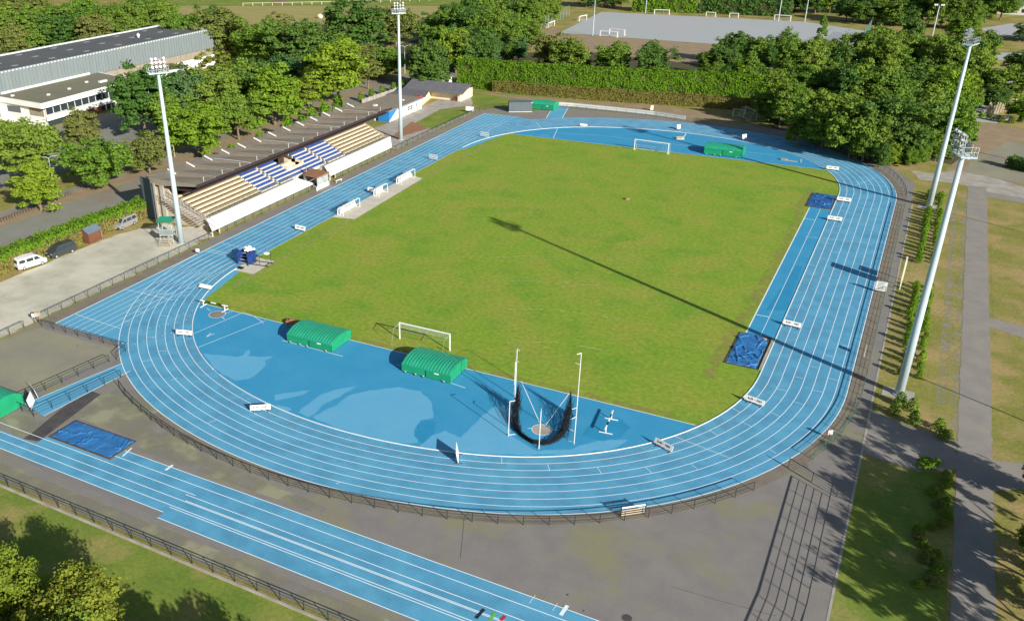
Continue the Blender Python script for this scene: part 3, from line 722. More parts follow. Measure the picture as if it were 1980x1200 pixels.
MB().bar((0,0,2.4),(0,-1.6,2.2),.05).bar((Lg,0,2.4),(Lg,-1.6,2.2),.05).bar((0,-1.6,2.2),(Lg,-1.6,2.2),.03).bar((0,-1.6,2.2),(0,-2.2,0),.03).bar((Lg,-1.6,2.2),(Lg,-2.2,0),.03).build('net_support', M['steel'], t)
goal('football_goal', P(1226,290).xy, P(1291,299).xy, 2.44, 1.4, 'white football goal at the far end of the pitch')
goal('small_goal', P(1462,232).xy, P(1440,221).xy, 2.0, 1.8, 'white portable goal in the shade of the wood, standing at an angle', w=.1)
goal('small_goal', P(1416,226).xy, P(1437,228).xy, 2.0, 1.2, 'white portable goal deeper in the shade of the wood, facing the track', w=.08)
for (x0,y0,x1,y1,h,lb) in ((1160,70,1193,73,2.1,'white goal nearest us on the grey pitch, left one of the overlapping pair'), (1178,66,1207,69,2.1,'white goal just behind another at the near edge of the grey pitch'),
        (1120,42,1134,39,2.1,'white goal at the left end of the grey pitch, seen from the side'), (1265,28,1294,29,2.0,'wide white goal on the far side of the grey pitch before the hedge'),
        (1365,32,1383,33,1.8,'small white goal on the far side of the grey pitch, left one of two'), (1410,34,1427,35,1.8,'small white goal on the far side of the grey pitch, right one of two'),
        (1497,39,1528,41,2.1,'white goal at the right end of the far side of the grey pitch'), (1060,55,1072,50,2.0,'pale green-netted goal at the left edge of the grey pitch')):
    goal('training_goal', P(x0,y0).xy, P(x1,y1).xy, h, 1.2, lb, w=.22)

# ------------------------------------------------------------------ hammer cage
def cage():
    c = P(1048,830); t = empty('hammer_cage', (c.x, c.y, 0), 0, 'white-poled hammer cage with its black net let down round the throwing circle', 'hammer cage')
    poles = []
    def pole(bx, by, tx, ty, armto, nm='pole', low=None):
        p = P(bx, by); h = hgt(bx, by, tx, ty); cc = Vector((c.x, c.y, 0)); d = (cc-Vector((p.x, p.y, 0))).normalized()
        b = MB().bar(p, (p.x, p.y, h), .065); q = Vector((p.x, p.y, h))
        b.bar(q, q+d*.62, .06)
        if low: b.bar((p.x, p.y, low), (p.x+d.x*.7, p.y+d.y*.7, low), .05)
        b.bar((p.x, p.y, .2), (p.x+d.x*.8, p.y+d.y*.8, .1), .05)
        b.build(nm, M['white'], t, world=True)
    pole(983,843,985,776,0); pole(993,789,997,695,0); pole(996,768,1003,673,0)
    pole(1042,868,1046,795,0); pole(1110,858,1121,705,0, low=1.6); pole(1114,808,1124,682,0, low=1.4)
    path = [P(*q) for q in ((1002,788),(996,800),(995,812),(998,826),(1006,840),(1018,850),(1032,857),(1046,859),(1062,857),(1076,850),(1086,843),(1092,832),(1096,818),(1099,806),(1102,800))]
    # resample
    n = 90; pts = []; Ls = [0]
    for a, b in zip(path, path[1:]): Ls.append(Ls[-1]+(b-a).length)
    for k in range(n+1):
        d = Ls[-1]*k/n; i = max(j for j in range(len(Ls)) if Ls[j] <= d+1e-6); i = min(i, len(path)-2); pts.append(path[i].lerp(path[i+1], (d-Ls[i])/(Ls[i+1]-Ls[i])))
    r = random.Random(3); b = MB()
    def topz(u):
        e = min(u, 1-u); return .55+2.6*max(0, 1-e/.36)**1.3
    for s in range(70):
        ph, fr, am, zz, of = r.uniform(0, 6), r.uniform(2, 7), r.uniform(.1, .42), r.random(), r.uniform(-.42, .42)
        line_ = []
        for k, p in enumerate(pts):
            u = k/n; z = max(.03, topz(u)*(zz*(.75+.25*math.sin(u*fr*2+ph)))+.05*math.sin(k*.7+ph)); tx = pts[min(k+1, n)]-pts[max(0, k-1)]; nn = Vector((-tx.y, tx.x, 0)).normalized()
            sp = .55+.8*(min(u, 1-u) < .3)
            w = (of+am*math.sin(u*fr*3+ph)*.5)*sp*(1-.35*zz)
            line_.append(p+nn*w+Vector((0,0,z)))
        b.tube(line_, .014, 4, cap=False)
    for k in range(0, n, 1):
        p = pts[k]; u = k/n; tx = pts[min(k+1, n)]-pts[max(0, k-1)]; nn = Vector((-tx.y, tx.x, 0)).normalized()
        o1, o2 = r.uniform(-.5, .5), r.uniform(-.4, .4); b.bar(p+nn*o1+Vector((0,0,.03)), p+nn*o2*.5+Vector((r.uniform(-.2,.2), r.uniform(-.2,.2), topz(u)*r.uniform(.7, 1.05))), .016)
    b.build('fallen_net', M['net'], t, world=True)
    for e in (pts[2], pts[-3], pts[4]):
        h = 3.4; b = MB()
        b.bar(e, e+Vector((0,0,3.1)), .06)
        for k in range(14): b.bar(e+Vector((r.uniform(-.35,.35), r.uniform(-.35,.35), .2)), e+Vector((0, 0, h))+Vector((r.uniform(-.06,.06), r.uniform(-.06,.06), r.uniform(-.9,0))), .03)
        b.build('gathered_net', M['net'], t, world=True)
cage()

# ------------------------------------------------------------------ steeplechase barriers
def barrier(a, b, label, h=.92):
    a, b = Vector((a[0], a[1], 0)), Vector((b[0], b[1], 0)); d = b-a; L = d.length
    t = empty('steeple_barrier', a, math.atan2(d.y, d.x), label, 'barrier', 'steeplechase barriers')
    n = 5
    for i in range(n): MB().box(L*i/n, -.065, h-.13, L*(i+1)/n, .065, h).build('white_beam_section' if i % 2 == 0 else 'black_beam_section', M['white' if i % 2 == 0 else 'black'], t)
    for x in (.55, L-.55):
        MB().bar((x,0,.08),(x,0,h-.13),.09).bar((x,-.75,.05),(x,.75,.05),.09).build('foot', M['white'], t)
barrier(P(1169,842).xy, P(1184,806).xy, 'black and white steeple barrier right of the hammer cage')
barrier(P(388,590).xy, P(441,602).xy, 'black and white steeple barrier at the left corner of the grass')

# ------------------------------------------------------------------ white lane signs
def lane_board(bx, by, rz, label, L=2.35, hh=.62, tilt=.35, base=.28, text=True, i=0):
    p = P(bx, by); t = empty('lane_board', (p.x, p.y, 0), rz, label, 'lane board', 'white boards closing the inside lane')
    b = MB(); s, c = math.sin(tilt), math.cos(tilt); n = 12
    def Q(x, v, d=0): return (x, v*s-d*c*-1*0-d*c, base+v*c+d*s*0-d*-s*0) if False else (x, v*s-d*c, base+v*c+d*s)
    top = []; bot = []
    for k in range(n+1):
        x = -L/2+L*k/n; top.append((x, hh)); bot.append((x, .03*math.sin(k*2.1)))
    outline = bot+top[::-1]
    b.face([Q(x, v, .025) for x, v in outline]); b.face([Q(x, v, -.025) for x, v in outline][::-1])
    m_ = len(outline)
    for k in range(m_):
        (x0,v0),(x1,v1) = outline[k], outline[(k+1) % m_]; b.face([Q(x0,v0,-.025),Q(x1,v1,-.025),Q(x1,v1,.025),Q(x0,v0,.025)])
    b.build('panel', M['white'], t)
    f = MB()
    for x in (-L*.36, L*.36): f.bar((x, -.3, .04), (x, .5, .04), .06); f.bar((x, .3, .04), (x, hh*s+.02, base+hh*c), .05); f.bar((x, -.02, .04), (x, 0, base), .05)
    f.bar((-L*.36, .3, .06), (L*.36, .3, .06), .05)
    f.build('stand', M['dark'], t)
    if text:
        k = MB(); r = random.Random(i)
        pos = [-.82,-.66,-.50,-.34, .22,.38,.54,.70]
        for j, x in enumerate(pos):
            w, h2 = .11, (.26 if j != 1 else .18)
            z0 = hh*.34
            k.face([Q(x,z0,.029),Q(x+w,z0,.029),Q(x+w,z0+h2,.029),Q(x,z0+h2,.029)]) if j % 3 == 0 else [k.face([Q(x+q*.075,z0,.029),Q(x+q*.075+.045,z0,.029),Q(x+q*.075+.045,z0+h2,.029),Q(x+q*.075,z0+h2,.029)]) for q in (0, 1)]
            if j % 3: k.face([Q(x,z0+h2*.4,.031),Q(x+w,z0+h2*.4,.031),Q(x+w,z0+h2*.58,.031),Q(x,z0+h2*.58,.031)])
        k.face([Q(-.16,hh*.5,.029),Q(.12,hh*.5,.029),Q(.12,hh*.57,.029),Q(-.16,hh*.57,.029)])
        k.build('lettering', M['sign'], t)
    return t
B = [(356,650,-.02,'white lane board on the left of the near bend by the shot circle'), (504,796,.05,'white lane board on the near bend below the pale dry stain'),
     (1281,868,-.02,'white lane board on the near bend right of the steeple barrier'), (1457,782,-.02,'white lane board on the near right corner beside the grass'),
     (1530,633,-.02,'white lane board on the right straight beside the near sand pit'), (1613,428,-.02,'white lane board on the right straight beyond the far sand pit, nearer of two'),
     (1631,391,-.02,'white lane board level with the far sand pit, farther of two'), (1609,330,.0,'white lane board at the far right corner of the grass'),
     (720,373,-.05,'white lane board beside the middle dugout'), (580,447,-.12,'white lane board on the left straight between dugouts and finish'),
     (395,560,-.0,'white lane board lying across the lane at the left corner of the grass')]
for i, (x, y, rz, lb) in enumerate(B):
    lane_board(x, y, {0: .30, 1: .62, 2: -.40, 3: -.25, 4: -.12, 5: -.02, 6: -.02, 7: 0, 8: -.03, 9: -.10, 10: .02}[i], lb, i=i, text=(i != 10), tilt=.35 if i != 10 else 1.2, hh=.62 if i < 8 else .75)
def edge_board(bx, by, rz, label, L=1.7, hh=1.25, see=False):
    p = P(bx, by); t = empty('lane_board', (p.x, p.y, 0), rz, label, 'lane board', 'white boards closing the inside lane')
    b = MB(); b.obox((0, .22, .2+hh/2), (L/2, .02, hh/2), tilt=-.2) if not see else None
    if see:
        for k in range(8): b.bar((-L/2+L*k/7, 0, .3), (-L/2+L*k/7, 0, .3+hh*.7), .035)
        for z in (.3, .3+hh*.35, .3+hh*.7): b.bar((-L/2, 0, z), (L/2, 0, z), .07)
    b.build('panel', M['white'], t)
    f = MB()
    for x in (-L*.4, L*.4): f.bar((x, -.3, .04), (x, .5, .04), .06); f.bar((x, .2, .04), (x, .2, .4), .05)
    f.bar((-L*.4, .2, .06), (L*.4, .2, .06), .05)
    f.build('stand', M['dark'], t)
edge_board(888,887, 2.02, 'white lane board seen edge-on at the bottom of the near bend', 2.1, 1.3)
edge_board(1440,271, .95, 'white lane board right of the shelter on the far bend', 1.3, 1.1)
edge_board(1313,251, 1.0, 'white lane board on the far bend behind the far goal', 1.1, 1.0)
edge_board(1128,245.5, .1, 'white lane board lying low on the far left bend', 1.8, .5)
edge_board(937,266, -.1, 'white slatted barrier at the far left corner of the grass', 2.2, 1.4, True)
edge_board(838,310, -.1, 'white slatted barrier on the left straight beyond the dugouts', 2.2, 1.4, True)
edge_board(66,786, 2.25, 'white board leaning at the outer end of the short blue runway, nearer the lower fence', 2.2, 1.4)
edge_board(70.5,763, 2.72, 'narrow white board at the outer end of the short blue runway by the upper fence', 2.3, 1.1)

# ------------------------------------------------------------------ sand pits under tarpaulins
def pit(x0, y0, x1, y1, label, amp, seed, notch=None, tm='tarp'):
    cx, cy = (x0+x1)/2, (y0+y1)/2; t = empty('sand_pit', (cx, cy, 0), 0, label, 'sand pit', 'covered long jump pits')
    b = MB(); e = .38
    for q in ((x0,y0,x1,y0+e),(x0,y1-e,x1,y1),(x0,y0+e,x0+e,y1-e),(x1-e,y0+e,x1,y1-e)): b.box(q[0], q[1], 0, q[2], q[3], .07)
    b.build('surround', M['pitedge'], t, world=True)
    MB().face([(x0+e,y0+e,.05),(x1-e,y0+e,.05),(x1-e,y1-e,.05),(x0+e,y1-e,.05)]).build('sand', M['palewood'], t, world=True)
    n, m_ = int((x1-x0)*13), int((y1-y0)*13); b = MB(); V = {}
    r = random.Random(seed); fold = [(r.uniform(0, PI), r.uniform(x0, x1), r.uniform(y0, y1), r.uniform(.5, 1.6), r.uniform(.6, 1.5)) for _ in range(34)]
    for i in range(n+1):
        for j in range(m_+1):
            u, v = i/n, j/m_; x, y = x0+e*.6+(x1-x0-e*1.2)*u, y0+e*.6+(y1-y0-e*1.2)*v
            z = .11+amp*.5*(noise.noise(Vector((x*1.1, y*1.1, seed)))+.5*noise.noise(Vector((x*2.7, y*2.7, seed+5))))
            for a, fx, fy, ln_, k in fold:
                d = (x-fx)*math.sin(a)-(y-fy)*math.cos(a); l = (x-fx)*math.cos(a)+(y-fy)*math.sin(a)
                z += amp*1.1*k*math.exp(-(d/.07)**2)*math.exp(-(l/ln_)**2)
            z = max(.075, z); jx, jy = .16*noise.noise(Vector((x*1.5, y*1.5, 7+seed))), .16*noise.noise(Vector((x*1.5, y*1.5, 17+seed)))
            if i in (0, n) or j in (0, m_): z = .078
            V[i, j] = len(b.v); b.v.append((x+jx, y+jy, z))
    for i in range(n):
        for j in range(m_):
            if notch and notch(b.v[V[i, j]]): continue
            b.f.append((V[i,j], V[i+1,j], V[i+1,j+1], V[i,j+1])); b.m.append(0)
    b.build('tarpaulin', M[tm], t, smooth=True, world=True)
    return t
pit(35.35,-39.05,39.45,-29.2, 'sand pit under a crumpled blue tarpaulin at the near end of the right runway', .115, 2, lambda p: p[0] > 38.3 and p[1] > -31.0+(39.4-p[0])*1.2)
pit(35.3,29.8,39.75,38.9, 'sand pit under a dull blue tarpaulin at the far end of the right runway', .12, 5, tm='tarpdark')
pit(-27.0,-91.5,-17.5,-87.5, 'long sand pit under a smooth blue tarpaulin beside the sprint runway', .075, 8)
MB().bar((39.7,-39,.12),(39.7,-30,.12),.22,.12).build('drain_cover', M['concrete']); tag(bpy.data.objects['drain_cover'], 'pale concrete drain strip between the near right sand pit and the track', 'drain')

# ------------------------------------------------------------------ dugouts on the concrete strip
def dugout(y0, y1, label):
    x = -38.6; t = empty('dugout', (x, y0, 0), PI/2, label, 'dugout', 'white dugouts beside the pitch'); L = y1-y0
    # local: x along length, y = away from the pitch (world -x)
    n = 10; prof = []
    for k in range(n+1):
        a = PI/2*k/n; prof.append((1.15-1.15*(1-math.sin(a))*0-1.15*(1-math.cos(a))*1.0, 0))
    curve = [(.95,.1),(.98,.7),(.92,1.15),(.72,1.5),(.40,1.72),(.0,1.8),(-.25,1.8)]
    sh = MB()
    for a, b in zip(curve, curve[1:]):
        k = 5
        for i in range(k):
            xa, xb = L*i/k+.05, L*(i+1)/k-.05
            sh.face([(xa,*a),(xb,*a),(xb,*b),(xa,*b)])
    sh.build('roof_shell', M['fadedwhite2'], t)
    fr = MB(); k = 5
    for i in range(k+1):
        xx = L*i/k
        for a, b in zip(curve, curve[1:]): fr.bar((xx,*a),(xx,*b),.09)
        if i in (0, k): fr.bar((xx,-.25,0),(xx,-.25,1.8),.07); fr.bar((xx,-.25,.05),(xx,.95,.05),.07)
    for a in (curve[0], curve[2], curve[5]): fr.bar((0,*a),(L,*a),.08)
    fr.build('frame', M['white'], t)
    st = MB(); m_ = int(L/.55)
    for i in range(m_): xx = .3+i*.55; st.obox((xx+.2,.45,.44),(.21,.2,.03)); st.obox((xx+.2,.68,.7),(.21,.03,.24))
    st.bar((.1,.5,.38),(L-.1,.5,.38),.07); st.bar((.2,.5,0),(.2,.5,.38),.06); st.bar((L-.2,.5,0),(L-.2,.5,.38),.06); st.build('bench_seats', M['white'], t)
M['fadedwhite2'] = mat('dugout_sheet', (.60,.62,.58), rough=.3)
M['fadedwhite2'].node_tree.nodes['Principled BSDF'].inputs['Alpha'].default_value = .38
dugout(-13.2, -7.4, 'long white dugout nearest the camera on the concrete strip'); dugout(-.3, 3.0, 'short white dugout in the middle of the concrete strip'); dugout(8.6, 14.2, 'long white dugout at the far end of the concrete strip')

# ------------------------------------------------------------------ finish judges' stair cart
def cart():
    p = P(478,507); t = empty('judges_stand', (p.x, p.y, 0), .1, 'dark blue judges stand with white covers on the pale pad by the finish', 'stand')
    b = MB()
    for k in range(5): b.box(-.9, -1.2+k*.45, .25+k*.38, .9, -.8+k*.45, .3+k*.38)
    b.build('steps', M['steel'], t)
    b = MB().box(-1.0,-1.3,.1,-.9,1.2,2.0).box(.9,-1.3,.1,1.0,1.2,2.0).box(-.9,1.1,.1,.9,1.2,2.1); b.build('side_sheet', M['navy'], t)
    b = MB(); r = random.Random(2)
    for k in range(16): b.obox((r.uniform(-.9,.9), r.uniform(-.5,1.1), 2.05+r.uniform(0,.35)), (r.uniform(.12,.3), r.uniform(.1,.25), r.uniform(.08,.2)), r.uniform(0,3), tilt=r.uniform(-.4,.4))
    b.build('white_cover', M['white'], t)
    b = MB()
    for x in (-1.2, 1.1):
        for y in (-1.4, 1.3): b.bar((x,y,0),(x,y,1.6),.05)
        b.bar((x,-1.4,1.6),(x,1.3,1.6),.05)
    b.build('frame', M['dark'], t)
    t2 = empty('trolley', (p.x+2.6, p.y+.3, 0), .12, 'low dark tubular trolley frame on the pale pad by the finish', 'trolley')
    b = MB()
    for y in (-.7, .8): b.bar((-1.6,y,.15),(1.6,y,.15),.09)
    for x in (-1.2, 1.2): b.bar((x,-.7,.15),(x,.8,.15),.07)
    for x, y in ((.2,-.7),(1.5,.7)): b.bar((x,y,.15),(x,y,2.0),.06)
    b.bar((.2,-.7,1.2),(-1.5,-.7,.2),.05); b.build('frame', M['dark'], t2)
    w = MB().tube([(0,-.04,0),(0,.04,0)],.13,10).build('wheel', M['rubber'], t2); w.location = (1.6,-.7,.13); dup(w, loc=(1.6,.8,.13), parent=t2); dup(w, loc=(-1.6,-.7,.13), parent=t2)
    MB().box(-.35,-.25,1.75,.35,.3,2.0).build('lamp_box', M['white'], t2).location = (1.1,.2,.1)
    q = P(465,518.5); b = MB().box(-.5,-.35,0,.5,.35,.12).box(-.2,-.2,.12,.35,.2,.16); o = b.build('weight_plate', M['black'], None); o.location = (q.x, q.y, .03); tag(o, 'small dark weight lying on the pale pad by the finish', 'weight')
cart()
# little things on the far semicircle and the pitch
q = P(1315,269); t = empty('training_sledge', (q.x, q.y, 0), .5, 'small pale sledge with dark runners on the far semicircle behind the goal', 'sledge')
MB().obox((0,0,.4),(.9,.35,.06),tilt=.3).build('deck', M['palewood'], t); MB().bar((-.9,-.3,.08),(.9,-.3,.08),.1).bar((-.9,.3,.08),(.9,.3,.08),.1).bar((.8,.3,.1),(1.3,.3,1.2),.08).build('runners', M['white'], t)
q = P(1212,386); o = MB().tube([(0,0,0),(0,0,.25),(0,0,.45)],[.5,.45,.1],10).build('training_cone', M['redbrown']); o.location = q; tag(o, 'small orange-brown marker lying alone on the grass pitch', 'marker')
q = P(563,626); o = MB().obox((0,0,.3),(.65,.4,.3)).obox((.2,.05,.68),(.35,.25,.1)).build('wooden_crate', M['redbrown']); o.location = q; o.rotation_euler = (0,0,.4); tag(o, 'small reddish crate behind the left green shelter', 'crate')
q = P(1516,310); o = MB().obox((0,0,.2),(.6,.3,.2)).obox((1.6,0,.08),(1.2,.25,.06)).obox((3.4,0,.35),(.12,.12,.35)).build('take_off_boards', M['concrete']); o.location = q; o.rotation_euler = (0,0,-.05); tag(o, 'low boards lying on the far edge of the grass near the right corner', 'boards')
q = P(640,362); t = empty('hurdle', (q.x-.2, q.y, 0), 1.4, 'small pale bench by the left straight below the canopy', 'bench'); t.name = 'roadside_bench'
q = P(655,352); t.location = (q.x, q.y, 0); MB().box(-.9,-.15,.42,.9,.15,.5).build('seat', M['white'], t)
for x in (-.75,.75): MB().bar((x,0,0),(x,0,.42),.08).build('leg', M['white'], t)

# ------------------------------------------------------------------ scoreboard and small signs on the right
y0 = P(1738,560).y
t = empty('scoreboard', (53.1, y0, 0), 0, 'tall narrow scoreboard seen edge-on beside the right walkway, throwing a long dark shadow', 'scoreboard')
for y in (.15, 1.75, 4.3): MB().box(-.06,y-.06,0,.06,y+.06,1.6 if y > 4 else 4.5).build('post', M['white'], t)
MB().box(-.12,0,1.5,.10,1.95,4.55).build('main_panel', M['bale'], t)
MB().box(-.10,2.5,1.6,.08,4.5,2.75).build('lower_panel', M['white'], t)
q = P(1701,566); t = empty('notice_board', (q.x, q.y, 0), -.04, 'white notice board with grey print on the right fence beside the scoreboard shadow', 'notice')
MB().box(-.75,-.03,.35,.75,.03,1.75).build('panel', M['white'], t)
b = MB()
for k in range(6): b.face([(-.5,-.033,1.55-k*.2),(.45-.15*(k%2),-.033,1.55-k*.2),(.45-.15*(k%2),-.033,1.62-k*.2),(-.5,-.033,1.62-k*.2)])
b.build('print', M['containerdark'], t)
for x in (-.65,.65): MB().box(x-.03,.03,0,x+.03,.09,1.6).build('post', M['fence'], t)
q = P(1670,692); t = empty('small_sign', (q.x, q.y, 0), 0, 'small pale sign seen edge-on on the green fence by the near right bend', 'sign'); MB().box(-.02,0,.75,.02,.9,1.45).build('panel', M['bale'], t); MB().box(-.03,.4,0,.03,.46,.75).build('post', M['white'], t)
q = P(1603,848); t = empty('small_sign', (q.x, q.y, 0), .6, 'small white and orange sign on the fence of the near right bend', 'sign'); MB().box(-.25,-.02,.5,.25,.02,1.1).build('panel', M['white'], t); MB().box(-.03,.02,0,.03,.06,1.1).build('post', M['fence'], t); MB().box(-.22,-.03,.5,.22,-.02,.62).build('stripe', M['redbrown'], t)
q = P(908,218); t = empty('small_sign', (q.x, q.y, 0), .1, 'white board on the fence at the far end of the left straight', 'sign'); MB().box(-1.1,-.04,.5,1.1,.04,1.6).build('panel', M['white'], t); MB().box(-1.0,.04,0,-.9,.1,1.5).build('post', M['fence'], t); MB().box(.9,.04,0,1.0,.1,1.5).build('post', M['fence'], t)
q = P(76,625); t = empty('timing_box', (q.x, q.y, 0), .4, 'small box on a post at the corner of the near chute fence', 'box'); MB().box(-.06,-.06,0,.06,.06,1.2).build('post', M['brown'], t); MB().box(-.3,-.25,1.2,.3,.25,1.75).build('housing', M['palewood'], t); MB().box(-.9,-.02,1.0,-.35,.02,1.5).build('plate', M['white'], t)
q = P(383,492); t = empty('small_sign', (q.x, q.y, 0), .5, 'small white plate on the fence below the near left floodlight', 'sign'); MB().box(-.3,-.02,.5,.3,.02,1.0).build('panel', M['white'], t); MB().box(-.03,.02,0,.03,.06,1.0).build('post', M['fence'], t)
q = P(1260,214); t = empty('small_sign', (q.x, q.y, 0), .9, 'pale marker post with board in the dry grass behind the far bend', 'sign'); MB().box(-.4,-.03,.2,.4,.03,1.3).build('panel', M['bale'], t); MB().box(-.03,.03,0,.03,.07,1.3).build('post', M['white'], t)
# ------------------------------------------------------------------ grandstand
def grandstand():
    g = empty('grandstand', (-60, 2, 0), 0, 'concrete grandstand with cream benches, blue seats and a folded dark roof', 'grandstand')
    def put(b, n, m, parent=None): return b.build(n, m, parent or g, world=True) if parent is None else b.build(n, m, parent)
    Y0, Y1 = -29.6, 33.6; NR = 7; dx, dz = .96, .44; X0, Z0 = -57.15, 2.0
    V0, V1 = -1.4, 3.6
    steps = MB()
    for i in range(NR):
        x1 = X0-dx*i; z = Z0+dz*i
        for a, b in (((Y0, Y1),) if i < 2 else ((Y0, V0), (V1, Y1))): steps.box(x1-dx, a, 0 if i == 0 else z-.6, x1, b, z)
    steps.box(X0-dx*NR-1.6, Y0, 0, X0-dx*NR, V0, Z0+dz*(NR-1)); steps.box(X0-dx*NR-1.6, V1, 0, X0-dx*NR, Y1, Z0+dz*(NR-1))
    put(steps, 'terrace', M['darkgap'])
    w = MB().box(X0-dx*NR, V0-.25, 1.6, X0-dx*2, V0, Z0+dz*4).box(X0-dx*NR, V1, 1.6, X0-dx*2, V1+.25, Z0+dz*4).box(X0-dx*2-.2, V0, 1.6, X0-dx*2, V1, Z0+dz*2+.45)
    w.box(X0-dx*NR, V0, 1.5, X0-dx*2-.2, V1, 1.7); w.box(X0-dx*4, V0, 1.7, X0-dx*3.2, V1, 2.5); w.box(X0-dx*6, V0+1, 1.7, X0-dx*5.2, V1, 3.2)
    put(w, 'stair_well', M['cream'])
    for i in range(NR):
        x1 = X0-dx*i; z = Z0+dz*i
        for a, b in ((Y0+.2, -13.2), (16.8, Y1-.2)):
            q = MB(); q.box(x1-.62, a, z+.10, x1-.08, b, z+.43)
            k = int((b-a)/1.6)
            for j in range(k+1): yy = a+(b-a)*j/k; q.box(x1-.5, yy-.06, z, x1-.2, yy+.06, z+.10)
            put(q, 'bench_row', M['bench'])
        for a, b in ((-13.0, -7.6), (-6.8, -1.6 if i > 1 else 1.0), (3.9 if i > 1 else 1.2, 9.2), (10.0, 16.6)):
            t = MB().box(x1-.3, a, z-.40, x1+.035, b, z+.16); put(t, 'white_tread', M['offwhite'])
            s = MB(); n = int((b-a)/.5)
            for j in range(n):
                yy = a+(j+.5)*(b-a)/n; s.box(x1-.62, yy-.21, z+.22, x1-.22, yy+.21, z+.26); s.box(x1-.66, yy-.21, z+.22, x1-.60, yy+.21, z+.50); s.box(x1-.5, yy-.03, z, x1-.44, yy+.03, z+.22)
            put(s, 'seat_row', M['seatblue'])
        for yy in (-22.3, -13.1, -7.2, 9.6, 16.7, 25.4):
            a = MB().box(x1-.96, yy-.38, z, x1-.48, yy+.38, z+.22); put(a, 'aisle_step', M['cream'])
    # walkway, front wall and sloping white parapet
    wk = MB().box(-57.1, Y0, 0, -55.5, -3.2, 1.95).box(-57.1, 6.6, 0, -55.5, Y1, 1.95).box(-57.1, -3.2, 0, -56.2, 6.6, 1.2); put(wk, 'walkway', M['concrete'])
    for (ya, yb, yc, yd) in ((-31.0, -32.6, -3.4, -1.2), (6.2, 4.6, 33.6, 29.8)):
        b = MB(); A, B_, C_, D_ = (-55.5, ya, 2.35), (-52.95, yb, 1.0), (-52.95, yd, 1.0), (-55.5, yc, 2.35)
        b.face([A, B_, C_, D_]); o = .12; b.face([(p[0]-.05, p[1], p[2]-o) for p in (D_, C_, B_, A)])
        for p, q in ((A, B_), (B_, C_), (C_, D_), (D_, A)): b.face([p, (p[0]-.05, p[1], p[2]-o), (q[0]-.05, q[1], q[2]-o), q])
        put(b, 'white_parapet', M['whitewall'])
        put(MB().box(-53.5, yb+2.2, 0, -53.3, yd-.2, .98), 'parapet_base', M['olive_rail'])
        for y in (yb+.1, yb+2.0): put(MB().box(-53.25, y-.08, 0, -53.05, y+.08, .95), 'parapet_post', M['cream'])
    fw = MB().box(-55.6, -31.0, 0, -55.4, -3.4, 2.2).box(-55.6, 6.2, 0, -55.4, 33.6, 2.2); put(fw, 'front_wall', M['concrete'])
    r = MB()
    for (a, b_) in ((Y0, -3.6), (6.4, Y1)):
        for z in (2.5, 2.85, 3.15): r.bar((-55.75, a, z), (-55.75, b_, z), .06)
        n = int((b_-a)/1.5)
        for k in range(n+1): y = a+(b_-a)*k/n; r.bar((-55.75, y, 1.9), (-55.75, y, 3.15), .06)
    put(r, 'front_railing', M['olive_rail'])
    # end walls
    for y, nm in ((Y0-.55, 'end_wall'), (Y1+.25, 'end_wall')):
        e = MB(); prof = [(-56.4, 0), (-56.4, 2.2), (-60, 3.4), (-63.9, 5.2), (-65.2, 7.0), (-68.4, 7.3), (-68.4, 0)]
        e.face([(x, y, z) for x, z in prof]); e.face([(x, y+.3, z) for x, z in prof][::-1])
        for (xa, za), (xb, zb) in zip(prof, prof[1:]+prof[:1]): e.face([(xa, y, za), (xa, y+.3, za), (xb, y+.3, zb), (xb, y, zb)])
        put(e, nm, M['cream2'])
    put(MB().box(-66.2, Y0-1.0, 0, -65.4, Y0-.56, 6.9).box(-67.9, Y0-.9, 0, -67.5, Y0-.56, 7.1), 'corner_pillar', M['concrete'])
    put(MB().face([(-70.4, Y0-.9, 0), (-68.42, Y0-.9, 0), (-68.42, Y0-.9, 7.6), (-70.9, Y0-.9, 7.9)]).face([(-70.4, Y0-.6, 0), (-70.9, Y0-.6, 7.9), (-68.42, Y0-.6, 7.6), (-68.42, Y0-.6, 0)]).face([(-70.9,Y0-.9,7.9),(-68.42,Y0-.9,7.6),(-68.42,Y0-.6,7.6),(-70.9,Y0-.6,7.9)]).face([(-68.42,Y0-.9,0),(-68.42,Y0-.6,0),(-68.42,Y0-.6,7.6),(-68.42,Y0-.9,7.6)]).face([(-70.4,Y0-.9,0),(-70.9,Y0-.9,7.9),(-70.9,Y0-.6,7.9),(-70.4,Y0-.6,0)]), 'dark_end_panel', M['containerdark'])  # thin dark upright panel at the rear corner of the stand
    put(MB().box(-68.7, Y0, 0, -68.4, Y1, 7.0), 'rear_wall', M['cream2'])
    sr = MB()
    for k in (0, 1):
        yy = Y0-.8-k*1.3
        sr.bar((-65.0, yy, 6.0), (-56.3, yy, 2.8), .07); sr.bar((-65.0, yy, 5.3), (-56.3, yy, 2.2), .06); sr.bar((-56.3, yy, 3.0), (-52.9, yy+.0, 1.4), .07)
        for j in range(12): t = j/11; x = -65+8.7*t; sr.bar((x, yy, 4.9-3.1*t), (x, yy, 6.0-3.2*t), .04)
    put(sr, 'stair_railing', M['steel'])
    st = MB()
    for j in range(14): x = -64.6+j*.6; st.box(x, Y0-2.1, 4.6-j*.26-.12, x+.6, Y0-.7, 4.6-j*.26)
    put(st, 'side_stair', M['concrete'])
    # folded roof
    XF, XV, XB = -57.45, -66.4, -69.4
    def zr(x): return 7.05+(8.0-7.05)*(x-XV)/(XF-XV) if x > XV else 7.05+(XV-x)*.08
    def rise(x): return .16+.75*max(0, min(1, (XF-x)/(XF-XV)))**.8
    ys = [-30.4]+[-25.2+5.12*k for k in range(13)]+[37.6]
